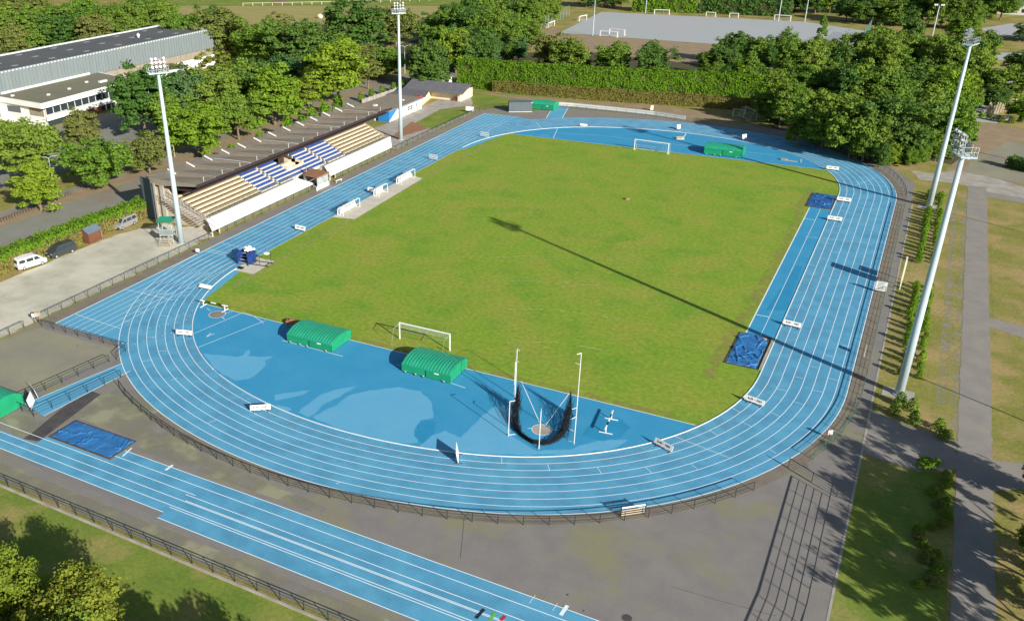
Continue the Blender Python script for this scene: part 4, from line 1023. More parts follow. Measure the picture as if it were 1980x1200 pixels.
    rf = MB(); xs = [XB, -68.4, -67.4, XV, -65, -63, -61, -59, XF]
    for k in range(len(ys)-1):
        ya, yb = ys[k], ys[k+1]; jit = ((k*37) % 5-2)*.03
        for xa, xb in zip(xs, xs[1:]):
            def zt(x): return zr(x)+rise(x)+jit
            rf.face([(xa, ya, zt(xa)), (xb, ya, zt(xb)), (xb, yb, zr(xb)), (xa, yb, zr(xa))])
            rf.face([(xa, ya, zr(xa)-.25), (xb, ya, zr(xb)-.25), (xb, ya, zt(xb)), (xa, ya, zt(xa))])
            rf.face([(xa, yb, zr(xa)-.3), (xb, yb, zr(xb)-.3), (xb, ya, zr(xb)-.3), (xa, ya, zr(xa)-.3)])
        rf.face([(XB, ya, zr(XB)-.3), (XB, ya, zr(XB)+rise(XB)), (XB, yb, zr(XB)), (XB, yb, zr(XB)-.3)])
    roof = put(rf, 'roof', M['roof'])
    for k in range(1, len(ys)-1):
        y = ys[k]; b = MB(); z0 = zr(-68.9)+rise(-68.9)
        b.bar((-68.8, y-.12, z0+.03), (-66.9, y-.12, zr(-66.6)+rise(-66.6)-.40), .14, .26); o = b.build('gutter_upstand', M['whitewall'], g, world=True)
        b = MB()
        for xa, xb in zip(xs[3:], xs[4:]): b.bar((xa, y-.05, zr(xa)+rise(xa)+.02), (xb, y-.05, zr(xb)+rise(xb)+.02), .16, .05)
        b.build('ridge_flashing', M['zinclite'] if k % 3 == 0 else M['concrete'], g, world=True)
    for k in range(13):
        y = -28+5.1*k; put(MB().bar((-57.8, y, 8.0), (-57.8, y, 8.9), .07), 'roof_post', M['zinclite'])
    put(MB().box(-57.44, -30.5, 7.6, -57.3, 37.6, 7.98), 'fascia', M['roofdark'])
    put(MB().box(-68.4, -30.3, 6.5, -58.6, 37.4, 6.72), 'roof_beam', M['roofdark'])
    return g
M['offwhite'] = mat('worn_white_paint', (.62,.62,.58), (.50,.50,.47), 1.2, 6, rough=.8)
M['olive_rail'] = mat('olive_railing', (.16, .165, .10), rough=.6)
M['cream2'] = mat('weathered_render', (.52, .43, .32), (.40, .33, .25), .5, 7, c3=(.30, .24, .19), scale3=.3, lo3=.55, hi3=.7, rough=.9)
grandstand()
def canopy():
    cs = [P(586,338,2.7), P(602,326,2.7), P(638,333,2.7), P(613,344,2.7)]
    c = sum(cs, Vector())/4; t = empty('tunnel_canopy', (c.x, c.y, 0), 0, 'rust-brown flat canopy over a glazed cabin between the two white parapets', 'canopy')
    b = MB(); b.prism([p.xy for p in cs], 2.6, 2.78); b.build('roof_slab', M['redbrown'], t, world=True)
    for p in cs: q = Vector((c.x, c.y, 0)).lerp(Vector((p.x, p.y, 0)), .93); MB().bar((q.x, q.y, 0), (q.x, q.y, 2.6), .1).build('post', M['steel'], t, world=True)
    g = MB()
    q = [Vector((c.x, c.y, 0)).lerp(Vector((p.x, p.y, 0)), .85) for p in cs]
    for a, d in ((q[1], q[2]), (q[2], q[3]), (q[0], q[1])): g.face([(a.x,a.y,.9),(d.x,d.y,.9),(d.x,d.y,2.4),(a.x,a.y,2.4)])
    g.build('glazing', M['paleglass'], t, world=True)
    g = MB()
    for a, d in ((q[1], q[2]), (q[2], q[3]), (q[0], q[1])): g.bar((a.x,a.y,.45),(d.x,d.y,.45),.08,.9)
    g.build('base_wall', M['whitewall'], t, world=True)
    a, d = P(612,367), P(618,358); t2 = empty('side_wall', a, 0, 'low white flaring wall with rail in front of the canopy', 'wall')
    MB().bar(P(588,352,.5), P(613,366,.4), .15, .9).build('wall_panel', M['whitewall'], t2, world=True)
    MB().bar(P(603,366,0), P(603,366,0)+Vector((0,0,1.1)), .06).bar(P(617,362,0), P(617,362,0)+Vector((0,0,1.1)), .06).bar(P(603,366,0)+Vector((0,0,1.1)), P(617,362,0)+Vector((0,0,1.1)), .06).build('rail', M['fence'], t2, world=True)
canopy()

# ------------------------------------------------------------------ club buildings
def club():
    g = empty('club_house', (-72, 63, 0), 0, 'long low white and blue club house with a flat grey roof behind the grandstand', 'club house')
    def put(b, n, m, par=None): return b.build(n, m, par or g, world=par is None)
    put(MB().box(-77.5, 54.2, 0, -68, 71.8, 2.55), 'walls', M['whitewall'])
    put(MB().box(-78.2, 53.8, 2.75, -67.6, 72.2, 2.95), 'roof', M['roof'])
    put(MB().box(-77.9, 53.9, 2.5, -67.8, 72.0, 2.75), 'blue_fascia', M['wall_blue'])
    b = MB().box(-77.5, 54.15, 0, -68.0, 54.19, 2.5); b.face([(-67.99, 54.16, 0), (-67.99, 58.6, 2.5), (-67.99, 54.16, 2.5)]); put(b, 'blue_mural', M['wall_blue'])
    put(MB().box(-72.35, 54.10, 0, -71.95, 54.14, 2.2), 'white_door_frame', M['white'])
    put(MB().box(-71.9, 54.10, .0, -71.2, 54.14, 2.2), 'door', M['black'])
    for y in (64.0, 64.9, 65.8):
        o = put(MB().box(-67.99, y, .9, -67.96, y+.6, 2.0), 'window', M['glass']); b = MB().box(-67.955, y+.0, 1.4, -67.94, y+.6, 1.5); b.build('window_bar', M['white'], o)
        bpy.data.objects[o.name].children[0].location = (60+12, -63, 0) if False else (72, -63, 0)
    put(MB().box(-67.99, 68.6, 1.0, -67.96, 69.0, 2.0), 'window', M['glass'])
    b = MB(); b.tube([(-67.98, 60.2, 1.6), (-67.95, 60.2, 1.6)], .35, 12); put(b, 'red_emblem', M['redp'])
    put(MB().box(-74.5, 57, 2.95, -73.6, 58, 3.3).box(-71, 66, 2.95, -70.4, 66.6, 3.2), 'roof_vents', M['zinclite'])
    g = empty('cream_annexe', (-68, 86, 0), 0, 'cream building with a dark slate roof at the end of the paved terrace', 'building')
    def put(b, n, m): return b.build(n, m, g, world=True)
    put(MB().box(-71.9, 84.4, 0, -62.2, 91.5, 2.5).prism([(-69.4,74.2),(-71.9,84.4),(-76,84.4),(-76,72.3),(-69.4,72.3)], 0, 2.3), 'walls', M['cream3'])
    b = MB(); e = [(-80, 82.4, 2.35), (-60.9, 82.4, 2.35), (-60.9, 88.2, 4.1), (-80, 88.2, 4.1)]; b.face(e); b.face([(-80,88.2,4.1),(-60.9,88.2,4.1),(-60.9,93.2,2.5),(-80,93.2,2.5)])
    b.face([(-60.9,82.4,2.35),(-60.9,82.4,2.2),(-60.9,88.2,3.95),(-60.9,88.2,4.1)]); b.face([(-80,82.4,2.2),(-60.9,82.4,2.2),(-60.9,82.4,2.35),(-80,82.4,2.35)])
    b.face([(-68.6,72.3,2.35),(-68.6,75,2.35),(-71.3,82.4,2.4),(-80,82.4,2.5),(-80,72.3,2.5)])
    put(b, 'slate_roof', M['slate'])
    put(MB().box(-63.0, 83.6, 0, -62.2, 84.39, 2.6), 'end_pier', M['cream3'])
    put(MB().box(-64.6, 83.8, 0, -63.4, 84.35, .9), 'stored_crates', M['brown'])
    put(MB().box(-71.2, 84.34, 1.75, -63.2, 84.38, 2.45), 'clerestory', M['darkgap'])
    put(MB().box(-70.6, 73.2, 2.5, -69.2, 74.4, 2.9), 'red_gutter', M['redp'])
    g = empty('white_hut', (-76, 97, 0), 0, 'small white flat-roofed hut behind the slate roof', 'hut')
    MB().box(-78.5, 95, 0, -73.6, 101, 3.0).build('walls', M['whitewall'], g, world=True); MB().box(-78.7, 94.8, 3.0, -73.4, 101.2, 3.2).build('roof', M['concrete'], g, world=True)
    MB().box(-75.5, 94.95, .1, -74.6, 94.99, 2.1).build('door', M['containerdark'], g, world=True)
    g = empty('retaining_wall', (-80, 70, 0), 0, 'pale slatted retaining wall under a row of low bushes behind the club house', 'wall')
    a, c = P(700,200), P(850,150); b = MB(); n = 60
    for k in range(n):
        p, q = Vector(a).lerp(c, k/n), Vector(a).lerp(c, (k+.8)/n); b.bar((p.x, p.y, .55), (q.x, q.y, .55), .12, 1.1+.15*((k*7) % 3-1))
    b.build('wall_panel', M['concrete'], g, world=True)
    k = MB(); 
    for i in range(4): p = Vector(a).lerp(c, .15+.25*i); k.box(p.x-.15, p.y-.15, 0, p.x+.15, p.y+.15, 1.5)
    k.build('buttresses', M['concrete'], g, world=True)
M['cream3'] = mat('cream_yellow_render', (.74, .64, .46), (.68, .58, .42), .5, 5, rough=.85)
club()

# ------------------------------------------------------------------ sports hall
def gym():
    g = empty('sports_hall', (-176, 40, 0), 0, 'large sports hall with pale zinc cladding and dark flat roof', 'sports hall')
    def put(b, n, m, par=None): return b.build(n, m, par or g, world=par is None)
    XA, XB, YA, YB, H = -189, -164.6, -30, 101.5, 11.9
    n = 220; b = MB()
    for k in range(n):
        ya, yb = YA+(YB-YA)*k/n, YA+(YB-YA)*(k+1)/n; d = .05 if k % 2 else 0
        b.face([(XB+d, ya, 5.9), (XB+d, yb, 5.9), (XB+d, yb, H), (XB+d, ya, H)])
    b.face([(XB,YB,5.9),(XA,YB,5.9),(XA,YB,H),(XB,YB,H)]); b.face([(XA,YB,5.9),(XA,YA,5.9),(XA,YA,H),(XA,YB,H)]); b.face([(XA,YA,5.9),(XB,YA,5.9),(XB,YA,H),(XA,YA,H)])
    put(b, 'zinc_cladding', M['zinc'])
    put(MB().box(XA+.6, YA+.6, H-.6, XB-.9, YB-.9, H-.35), 'flat_roof', M['gymroof'])
    c = MB().box(XA, YA, H-.3, XA+.9, YB, H+.05).box(XB-.9, YA, H-.3, XB+.03, YB, H+.0).box(XA+.9, YB-1.6, H-.3, XB-.9, YB, H+.02); put(c, 'coping', M['zinclite'])
    put(MB().box(XA+.5, YA+.5, 3.6, XB-.25, YB-.4, 5.88), 'timber_band', M['timber'])
    put(MB().box(XA+.6, YA+.6, 0, XB-.1, YB-.6, 3.58), 'base_wall', M['whitewall'])
    sk = None
    for y in range(12, 100, 13):
        for x in (-185, -178, -171):
            o = put(MB().box(x-.55, y-.9, H-.35, x+.55, y+.9, H-.2), 'skylight', M['zinc'])
    put(MB().tube([(-176, 78, H-.4), (-176, 78, H+.5), (-176, 78, H+1.0)], [.25,.6,.1], 10), 'roof_dome', M['white'])
    put(MB().box(-165.2, 14, 6.3, -164.2, 45, 6.9), 'canopy_gutter', M['zinclite'])
    # annexe
    a = empty('hall_entrance_wing', (-152, 28, 0), 0, 'white two-storey entrance wing with window band in front of the zinc hall', 'building')
    def pa(b, n, m, par=None): return b.build(n, m, par or a, world=True)
    F = [(-144.6, 10.3), (-146.4, 44.6), (-164.4, 48.6), (-164.4, 11.8)]
    pa(MB().prism(F, 6.15, 6.3), 'roof', M['grayroof'])
    fr = MB()
    for (p, q) in ((F[0], F[1]), (F[3], F[0]), (F[1], F[2])): fr.bar((*p, 5.75), (*q, 5.75), .35, 1.35)
    pa(fr, 'fascia', M['whitewall'])
    k = MB(); r = random.Random(4); y = 12.5
    while y < 37:
        if r.random() > .25: k.box(-144.62+.02-(y-10.3)*.0525+.21, y, 5.75, -144.56-(y-10.3)*.0525+.21, y+.3, 6.15)
        y += .55
    pa(k, 'fascia_lettering', M['steel'])
    k = MB().box(-163.5, 11.8, 0, -145.6, 12.0, 5.1).box(-163.5, 43.5, 0, -147, 43.9, 5.1).box(-146.9, 39.6, 0, -146.5, 44.2, 5.1); pa(k, 'side_walls', M['whitewall'])
    pa(MB().box(-148.2, 12, 0, -148, 43, 5.1), 'rear_partition', M['darkgap'])
    band = MB().bar((-144.9, 11.4, 2.35), (-146.35, 40, 2.35), .3, 1.3); pa(band, 'white_band', M['whitewall'])
    gl = pa(MB().bar((-145.6, 11.8, 4.0), (-147, 40, 4.0), .1, 2.0), 'window_band', M['glass'])
    mu = MB()
    for i in range(12): t = i/11; y = 11.9+27.9*t; mu.box(-145.55-1.4*t, y-.06, 3.0, -145.45-1.4*t, y+.06, 5.0)
    mu.bar((-145.5, 11.8, 5.0), (-146.9, 40, 5.0), .1).bar((-145.5, 11.8, 3.02), (-146.9, 40, 3.02), .1)
    pa(mu, 'mullions', M['white'], None)
    pa(MB().bar((-145.9, 12.2, .85), (-146.6, 26, .85), .1, 1.7), 'shopfront', M['glass'])
    pa(MB().box(-146.9, 26.2, 0, -146.6, 31.5, 1.7), 'orange_panel', M['redbrown'])
    pa(MB().bar((-146.9, 32, .85), (-147.2, 39.4, .85), .1, 1.7), 'glazed_doors', M['glass'])
    for y in (33.3, 35.2, 37.2): pa(MB().box(-147.1, y-.2, 0, -146.8, y+.2, 1.7), 'white_pier', M['white'])
    pa(MB().box(-160, 11.7, 2.8, -155, 11.78, 4.4), 'side_window', M['glass'])
    pa(MB().box(-151.5, 11.7, 2.6, -146.2, 11.78, 5.0), 'side_timber', M['timber'])
    for x, y in ((-152, 19), (-153, 27), (-156, 36), (-160, 14)): pa(MB().tube([(x, y, 6.3), (x, y, 6.6)], .5, 10), 'roof_vent', M['white'])
    pa(MB().box(-152.5, 37, 6.3, -151.5, 39.5, 6.8), 'roof_unit', M['zinclite'])
    w = empty('hall_side_wing', (-157, 64, 0), 0, 'low white flat-roofed wing of the hall half hidden by trees', 'building')
    MB().box(-164.4, 54, 0, -151, 62, 3.4).box(-164.3, 62, 0, -156, 78, 4.1).build('walls', M['whitewall'], w, world=True)
    MB().box(-164.4, 53.8, 3.4, -150.8, 62, 3.6).box(-164.2, 62.01, 4.1, -155.8, 78.2, 4.3).build('roof', M['redbrown'], w, world=True)
    MB().box(-150.99, 57, 1, -150.96, 58.2, 2.4).build('window', M['glass'], w, world=True)
gym()

# ------------------------------------------------------------------ vans, shed, tower, lamps
def van(paint, glass, label, nm='parked_van', loc=(0,0,0), rz=0, L=4.9, Wd=1.86, bumpers='rubber', rear_win=True):
    t = empty(nm, loc, rz, label, 'van', 'vans parked by the hedge'); w = Wd/2
    # body profile along x (front at +x)
    prof = [(-L/2, .42), (-L/2, 1.0), (-L/2+.06, 1.25), (-L/2+.16, 1.86), (-L/2+.35, 1.97), (L*.10, 1.98), (L*.20, 1.90), (L*.36, 1.22), (L*.46, 1.05), (L/2, .82), (L/2, .40), (L*.40, .30), (-L*.42, .30)]
    b = MB(); n = len(prof)
    def inset(z): return w-.0-.16*max(0, (z-1.05))/.95
    for s in (-1, 1): b.face([(x, s*inset(z), z) for x, z in (prof if s < 0 else prof[::-1])])
    for k in range(n):
        (x0,z0),(x1,z1) = prof[k], prof[(k+1) % n]
        b.face([(x0,-inset(z0),z0),(x0,inset(z0),z0),(x1,inset(z1),z1),(x1,-inset(z1),z1)])
    b.build('body', paint, t)
    def side_win(x0, x1, x2, x3, nm):  # bottom x0..x1, top x2..x3
        for s in (-1, 1):
            z0, z1 = 1.17, 1.72; e = .012; q = [(x0, s*(inset(z0)+e), z0), (x1, s*(inset(z0)+e), z0), (x3, s*(inset(z1)+e), z1), (x2, s*(inset(z1)+e), z1)]
            MB().face(q if s < 0 else q[::-1]).build(nm, glass, t)
    side_win(-L*.44, -L*.22, -L*.42, -L*.22, 'side_window'); side_win(-L*.18, L*.06, -L*.18, L*.06, 'side_window'); side_win(L*.09, L*.31, L*.09, L*.21, 'door_window')
    x0, z0, x1, z1 = L*.345, 1.28, L*.225, 1.82; e = .015
    MB().face([(x0+e,-.74,z0+e),(x0+e,.74,z0+e),(x1+e,.66,z1+e),(x1+e,-.66,z1+e)]).build('windscreen', glass, t)
    MB().face([(-L/2+.045-e,.72,1.22),(-L/2+.045-e,-.72,1.22),(-L/2+.13-e,-.64,1.72),(-L/2+.13-e,.64,1.72)]).build('rear_window', glass, t)
    MB().box(L/2-.12,-w+.02,.36,L/2+.06,w-.02,.62).build('front_bumper', M[bumpers], t); MB().box(-L/2-.07,-w+.02,.38,-L/2+.1,w-.02,.64).build('rear_bumper', M[bumpers], t)
    for s in (-1, 1):
        MB().obox((L/2-.06, s*.66, .84), (.06,.2,.10)).build('headlight', M['lamp'], t); MB().obox((-L/2, s*.84, 1.0), (.03,.06,.2)).build('tail_light', M['redp'], t)
        MB().obox((L*.32, s*(w+.1), 1.2), (.06,.1,.1)).build('mirror', paint, t)
    MB().obox((L/2+.065,0,.5),(.01,.26,.06)).build('number_plate', M['white'], t)
    wh = None
    for x in (-L*.30, L*.33):
        for s in (-1, 1):
            if wh is None:
                wh = MB().tube([(0,-.1,0),(0,.1,0)], .32, 16).build('wheel', M['rubber'], t); wh.location = (x, s*(w-.1), .32); MB().tube([(0,-.115,0),(0,.115,0)], .19, 12).build('rim', M['steel'], wh)
            else: dup(wh, loc=(x, s*(w-.1), .32), parent=t)
    return t
P1, P2, P3 = mat('white_car_paint', (.80,.80,.80), rough=.3, spec=.5), mat('charcoal_car_paint', (.045,.055,.06), rough=.28, spec=.5, metal=.2), mat('silver_car_paint', (.34,.34,.36), rough=.3, metal=.35, spec=.5)
def vanpos(ax, ay, bx, by): a, b = P(ax, ay), P(bx, by); return (a+b)/2, math.atan2(b.y-a.y, b.x-a.x)
c, a = vanpos(50,526,93,513); c = c+Vector((-.95*math.sin(a)*-1*-1, 0, 0)); van(P1, M['glass'], 'white van with black rear bumper nearest the camera by the left hedge', loc=(c.x-.9, c.y+.3, 0), rz=a)
c, a = vanpos(143,488,110,500); van(P2, M['glass'], 'charcoal van facing us by the left hedge beside the brown shed', loc=(c.x-.95, c.y+.1, 0), rz=a, bumpers='dark')
c, a = vanpos(262,433,232,447); van(P3, M['glass'], 'silver van facing us by the left hedge between the shed and the grandstand', loc=(c.x-.8, c.y+.2, 0), rz=a, bumpers='dark')
def shed():
    a, b_ = P(174,472), P(197,462); d = math.atan2(b_.y-a.y, b_.x-a.x); t = empty('garden_shed', a, d, 'brown wooden shed with a blue-grey gable roof by the left hedge', 'shed')
    L, Wd, H = 2.9, 2.3, 1.95   # local x along the long side, y to the back
    w = MB().box(0,0,0,L,Wd,H); w.face([(0,0,H),(0,Wd/2,H+.65),(0,Wd,H)]); w.face([(L,0,H),(L,Wd,H),(L,Wd/2,H+.65)]); w.build('walls', M['brown'], t)
    r = MB(); e = .15
    for s in (0, 1):
        y0, y1 = (-e, Wd/2) if s == 0 else (Wd+e, Wd/2); z0 = H-.08
        q = [(-e, y0, z0), (L+e, y0, z0), (L+e, y1, H+.70), (-e, y1, H+.70)]; r.face(q if s == 0 else q[::-1]); r.face([(x, y, z-.06) for x, y, z in (q[::-1] if s == 0 else q)])
    r.build('roof', M['slate_blue'], t); MB().box(-.03,.7,.05,-.002,1.6,1.85).build('door', M['brown'], t)
    MB().box(L+.25,.2,.2,L+.3,1.2,1.5).build('wire_panel', M['steel'], t)
M['slate_blue'] = mat('blue_slate', (.13,.18,.23), (.10,.14,.18), 1.5, 5, rough=.6)
shed()
def tower():
    p = P(326,474); t = empty('judging_tower', (p.x-1.0, p.y+1.2, 0), .45, 'small scaffold judging tower with a green roof beside the near left floodlight', 'tower')
    f = MB()
    for x in (-1.1, 1.1):
        for y in (-.9, .9): f.bar((x,y,0),(x,y,4.0),.08)
    for z in (1.6, 2.6): 
        for s in (-1, 1): f.bar((-1.1, s*.9, z), (1.1, s*.9, z), .06); f.bar((s*1.1, -.9, z), (s*1.1, .9, z), .06)
    f.build('scaffold', M['pole'], t); MB().box(-1.15,-.95,1.5,1.15,.95,1.6).build('platform', M['palewood'], t)
    MB().box(-1.12,-.94,1.7,1.12,-.9,2.55).box(-1.14,-.9,1.7,-1.10,.9,2.55).build('side_panel', M['zinc'], t)
    MB().face([(-1.4,-1.2,4.0),(1.4,-1.2,4.0),(1.4,1.2,4.25),(-1.4,1.2,4.25)]).face([(-1.4,1.2,4.2),(1.4,1.2,4.2),(1.4,-1.2,3.95),(-1.4,-1.2,3.95)]).build('roof', M['greenroof'], t)
    s = MB()
    for k in range(6): s.box(-.9, -2.6+k*.28, .22*k, .9, -2.4+k*.28, .22*k+.06)
    s.bar((-1,-2.7,0),(-1,-.9,1.5),.06).bar((1,-2.7,0),(1,-.9,1.5),.06).build('steps', M['palewood'], t)
tower()
# spectator standing at the parapet
def person(loc, rz, label):
    t = empty('person', loc, rz, label, 'person')
    me = bpy.data.meshes.new('body'); V = [(0,0,.95),(0,0,1.2),(0,.0,1.42),(0,.01,1.52),(0,.02,1.66),(.2,0,1.40),(.26,.02,1.12),(.22,.12,.9),(-.2,0,1.40),(-.26,.02,1.12),(-.22,.12,.9),(.1,0,.9),(.11,.02,.5),(.11,-.02,.08),(.12,.14,.03),(-.1,0,.9),(-.11,.02,.5),(-.11,-.02,.08),(-.12,.14,.03)]
    E = [(0,1),(1,2),(2,3),(3,4),(2,5),(5,6),(6,7),(2,8),(8,9),(9,10),(0,11),(11,12),(12,13),(13,14),(0,15),(15,16),(16,17),(17,18)]
    me.from_pydata(V, E, []); me.materials.append(M['skin']); o = bpy.data.objects.new('body', me); COL.objects.link(o); o.parent = t
    md = o.modifiers.new('skin', 'SKIN'); rad = [.15,.15,.15,.06,.10,.07,.05,.04,.07,.05,.04,.10,.07,.05,.04,.10,.07,.05,.04]
    for v, r in zip(me.skin_vertices[0].data, rad): v.radius = (r, r)
    me.skin_vertices[0].data[0].use_root = True; o.modifiers.new('sub', 'SUBSURF').levels = 1
    MB().tube([(0,0,.92),(0,0,1.15),(0,0,1.42),(0,0,1.48)], [.19,.19,.2,.09], 12).build('dark_jacket', M['black'], t, smooth=True)
    for s in (-1, 1): MB().tube([(s*.1,0,.95),(s*.11,.02,.5),(s*.11,-.02,.12)], [.12,.09,.075], 10).build('trouser_leg', M['palewood'], t, smooth=True)
    MB().tube([(0,0,1.66),(0,-.01,1.73),(0,-.01,1.78)], [.112,.10,.05], 10).build('hair', M['black'], t, smooth=True)
q = P(571,336,2.0); person((-55.95, q.y+.5, 1.95), -1.2, 'person in dark jacket and pale trousers at the front of the grandstand by the canopy')

def street_lamp(bx, by, tx, ty, label, arms=2, rz=0, m_=None):
    p = P(bx, by); h = hgt(bx, by, tx, ty); t = empty('street_lamp', p, rz, label, 'street lamp'); m_ = m_ or M['pole']
    MB().tube([(0,0,0),(0,0,h*.5),(0,0,h-.4)], [.11,.08,.06], 8).build('post', m_, t)
    for k in range(arms):
        s = 1 if k == 0 else -1
        MB().tube([(0,0,h-.5),(s*.5,0,h-.1),(s*1.5,0,h)], .045, 6).build('arm', m_, t); MB().obox((s*1.75,0,h),(.32,.12,.06)).build('lamp_head', M['steel'], t)
street_lamp(103,352,95,302,'double-armed street lamp beside the car park tree at left', 2, .8)
street_lamp(338,303,328,228,'tall street lamp just right of the near left floodlight mast', 2, .3, M['palewood'])
street_lamp(783,142,783,88,'double-armed street lamp by the road beyond the far left floodlight mast', 2, .5)
for bx, by, h, lb in ((1146,69,14.5,'slender lighting pole at the near edge of the grey pitch'), (1008,73,8,'green netting pole at the left of the grey pitch'), (1248,25,12,'lighting pole before the hedge on the far side of the grey pitch'), (1505,41,12,'lighting pole at the far right goal of the grey pitch'), (1556,42,12,'lighting pole right of the far right goal of the grey pitch')):
    p = P(bx, by); t = empty('lighting_pole', p, 0, lb, 'pole'); MB().tube([(0,0,0),(0,0,h)], [.2,.12], 8).build('shaft', M['pole'], t); MB().obox((0,-.2,h),(.5,.15,.12)).build('lamp_head', M['steel'], t)
p = P(1810,150); t = empty('lighting_pole', (p.x, p.y+80, 0), 0, 'lighting pole with four lamps rising out of the wood at top right', 'pole'); h = 16
p = P(1817,10,16); t.location = (p.x, p.y, 0); MB().tube([(0,0,0),(0,0,h)], [.22,.14], 8).build('shaft', M['pole'], t)
for s in (-1.2, -.7, .7, 1.2): MB().obox((s,-.2,h+.05),(.28,.2,.25)).build('lamp_head', M['white'], t)
# notice by the car park, hoops, bales, distant rail
q = P(333,300); t = empty('poster_panel', (P(333,298).x, P(333,298).y, 0), .3, 'red and white poster panel on a dark foot beside the near left floodlight', 'panel'); MB().box(-.6,-.05,1.6,.6,.05,3.2).build('poster', M['white'], t); MB().box(-.6,-.06,2.9,.6,-.051,3.2).build('red_header', M['redp'], t); MB().box(-.5,-.04,0,.5,.04,1.6).build('foot', M['dark'], t)
def hoop():
    b = MB(); b.tube([(-.35,0,0),(-.35,0,.55),(-.2,0,.72),(.2,0,.72),(.35,0,.55),(.35,0,0)], .04, 5); return b
h0 = None
for k in range(46):
    px = 0+k*5.4+ (0 if k < 26 else 65); py = 430-(px*.40)
    if k >= 26: py = 425-(px*.40)
    p = P(px, py)
    if h0 is None: h0 = hoop().build('parking_hoop', M['dark']); h0.location = p; h0.rotation_euler = (0,0,.2); tag(h0, 'low dark parking hoop in the row along the tree-lined car park', 'hoop', 'parking hoops along the car park road')
    else: dup(h0, loc=p, rz=.2)
for i, (x, y, lb) in enumerate(((531,48,'white wrapped hay bale in the field, leftmost of the four'), (619,36,'white wrapped hay bale in the middle of the field, second from left'), (636,20,'white wrapped hay bale in the field, farther right than the second'), (683,7,'small white wrapped hay bale at the far edge of the field'))):
    p = P(x, y); o = MB().tube([(0,-.7,.75),(0,-.6,.75),(0,.6,.75),(0,.7,.75)], [.62,.75,.75,.62], 14).build('hay_bale', M['bale'], smooth=True); o.location = p; o.scale = (1.3,)*3; o.rotation_euler = (0,0,.5+i); tag(o, lb, 'hay bale', 'hay bales in the field')
fence('field_rail', 'thin pale rail fence along the far side of the hay field', [P(470,12).xy, P(640,9).xy, P(830,2).xy], 5, h=1.4, mat_=M['bale'], wires=(.5,), rail=.14, post=.16)
q = P(541,8); t = empty('field_shelter', (q.x, q.y, 0), .3, 'small dark field shelter at the far side of the hay field', 'shelter'); MB().box(-3,0,0,3,3,2.4).build('walls', M['darkgap'], t); MB().box(-3.3,-.5,2.4,3.3,3.3,2.6).build('roof', M['bale'], t)
# right side: gates, palisade, houses
fence('field_gate', 'thin dark gate across the gravel entrance at right', [P(1884,305).xy, P(1958,322).xy], 7, h=1.3, wires=(.3,.6), post=.12)
a, c = P(1908,222), P(1990,206); t = empty('timber_palisade', a, 0, 'row of leaning pale timber posts under the bushes at the right edge', 'palisade')
n = 16; r = random.Random(6)
for k in range(n):
    p = Vector(a).lerp(c, k/n)-Vector(a); h = r.uniform(2.0, 3.4); MB().bar((p.x,p.y,0),(p.x+r.uniform(-.3,.3),p.y+.2,h),.38).build('stake', M['palewood'], t)
q = P(1890,226); t = empty('stone_gate_post', (q.x-1, q.y, 0), .1, 'low pale wall and gate post at the end of the dirt yard', 'wall'); MB().box(-2,-.2,0,1.2,.2,.9).build('wall', M['concrete'], t); MB().box(1.9,-.3,0,2.5,.3,1.8).build('post', M['palewood'], t)
q = P(1945,232); o = MB().obox((0,0,.4),(1.2,.6,.4)).obox((.2,0,.9),(.8,.4,.15)).build('stone_trough', M['zinclite']); o.location = q; tag(o, 'pale block lying in the weeds by the dirt yard', 'block')
def house(x, y, sx, sy, h, rz, label, roofm):
    t = empty('house', (x, y, 0), rz, label, 'house'); MB().box(-sx,-sy,0,sx,sy,h).build('walls', M['whitewall'], t)
    r = MB(); e = .5; H = h+sy*.7
    r.face([(-sx-e,-sy-e,h-.2),(sx+e,-sy-e,h-.2),(sx+e,0,H),(-sx-e,0,H)]); r.face([(sx+e,sy+e,h-.2),(-sx-e,sy+e,h-.2),(-sx-e,0,H),(sx+e,0,H)])
    r.face([(sx,-sy,h),(sx,sy,h),(sx,0,H-.2)]); r.face([(-sx,-sy,h),(-sx,0,H-.2),(-sx,sy,h)]); r.build('roof', M['slate'], t)
    for xx in (-sx*.5, sx*.4): MB().box(xx-.6,-sy-.04,1,xx+.6,-sy-.01,2.4).build('window', M['glass'], t)
    MB().box(sx*.6,-.4,H-1,sx*.6+.8,.4,H+1).build('chimney', M['redbrown'], t)
house(21, 318, 8, 5, 5.5, .1, 'white house wall showing above the dark hedge at the top right', M['slate'])
house(77, 340, 7, 5, 4.5, -.2, 'white house with a dark roof at the top right corner', M['slate'])
house(84, 262, 6, 4, 4, .3, 'small house with a blue-grey roof at the right edge', M['slate'])
for x, y, h, lb in ((75,-41.4,8.0,'thin lamp post beyond the service road, its shadow crossing the road by the near mast'), (75.5,28.4,8.8,'thin lamp post beyond the service road, its shadow reaching the far right mast')):
    t = empty('lamp_post', (x, y, 0), 0, lb, 'lamp post'); MB().tube([(0,0,0),(0,0,h)], [.14,.09], 8).build('post', M['pole'], t); MB().obox((-.5,0,h),(.6,.12,.07)).build('lamp_head', M['steel'], t)
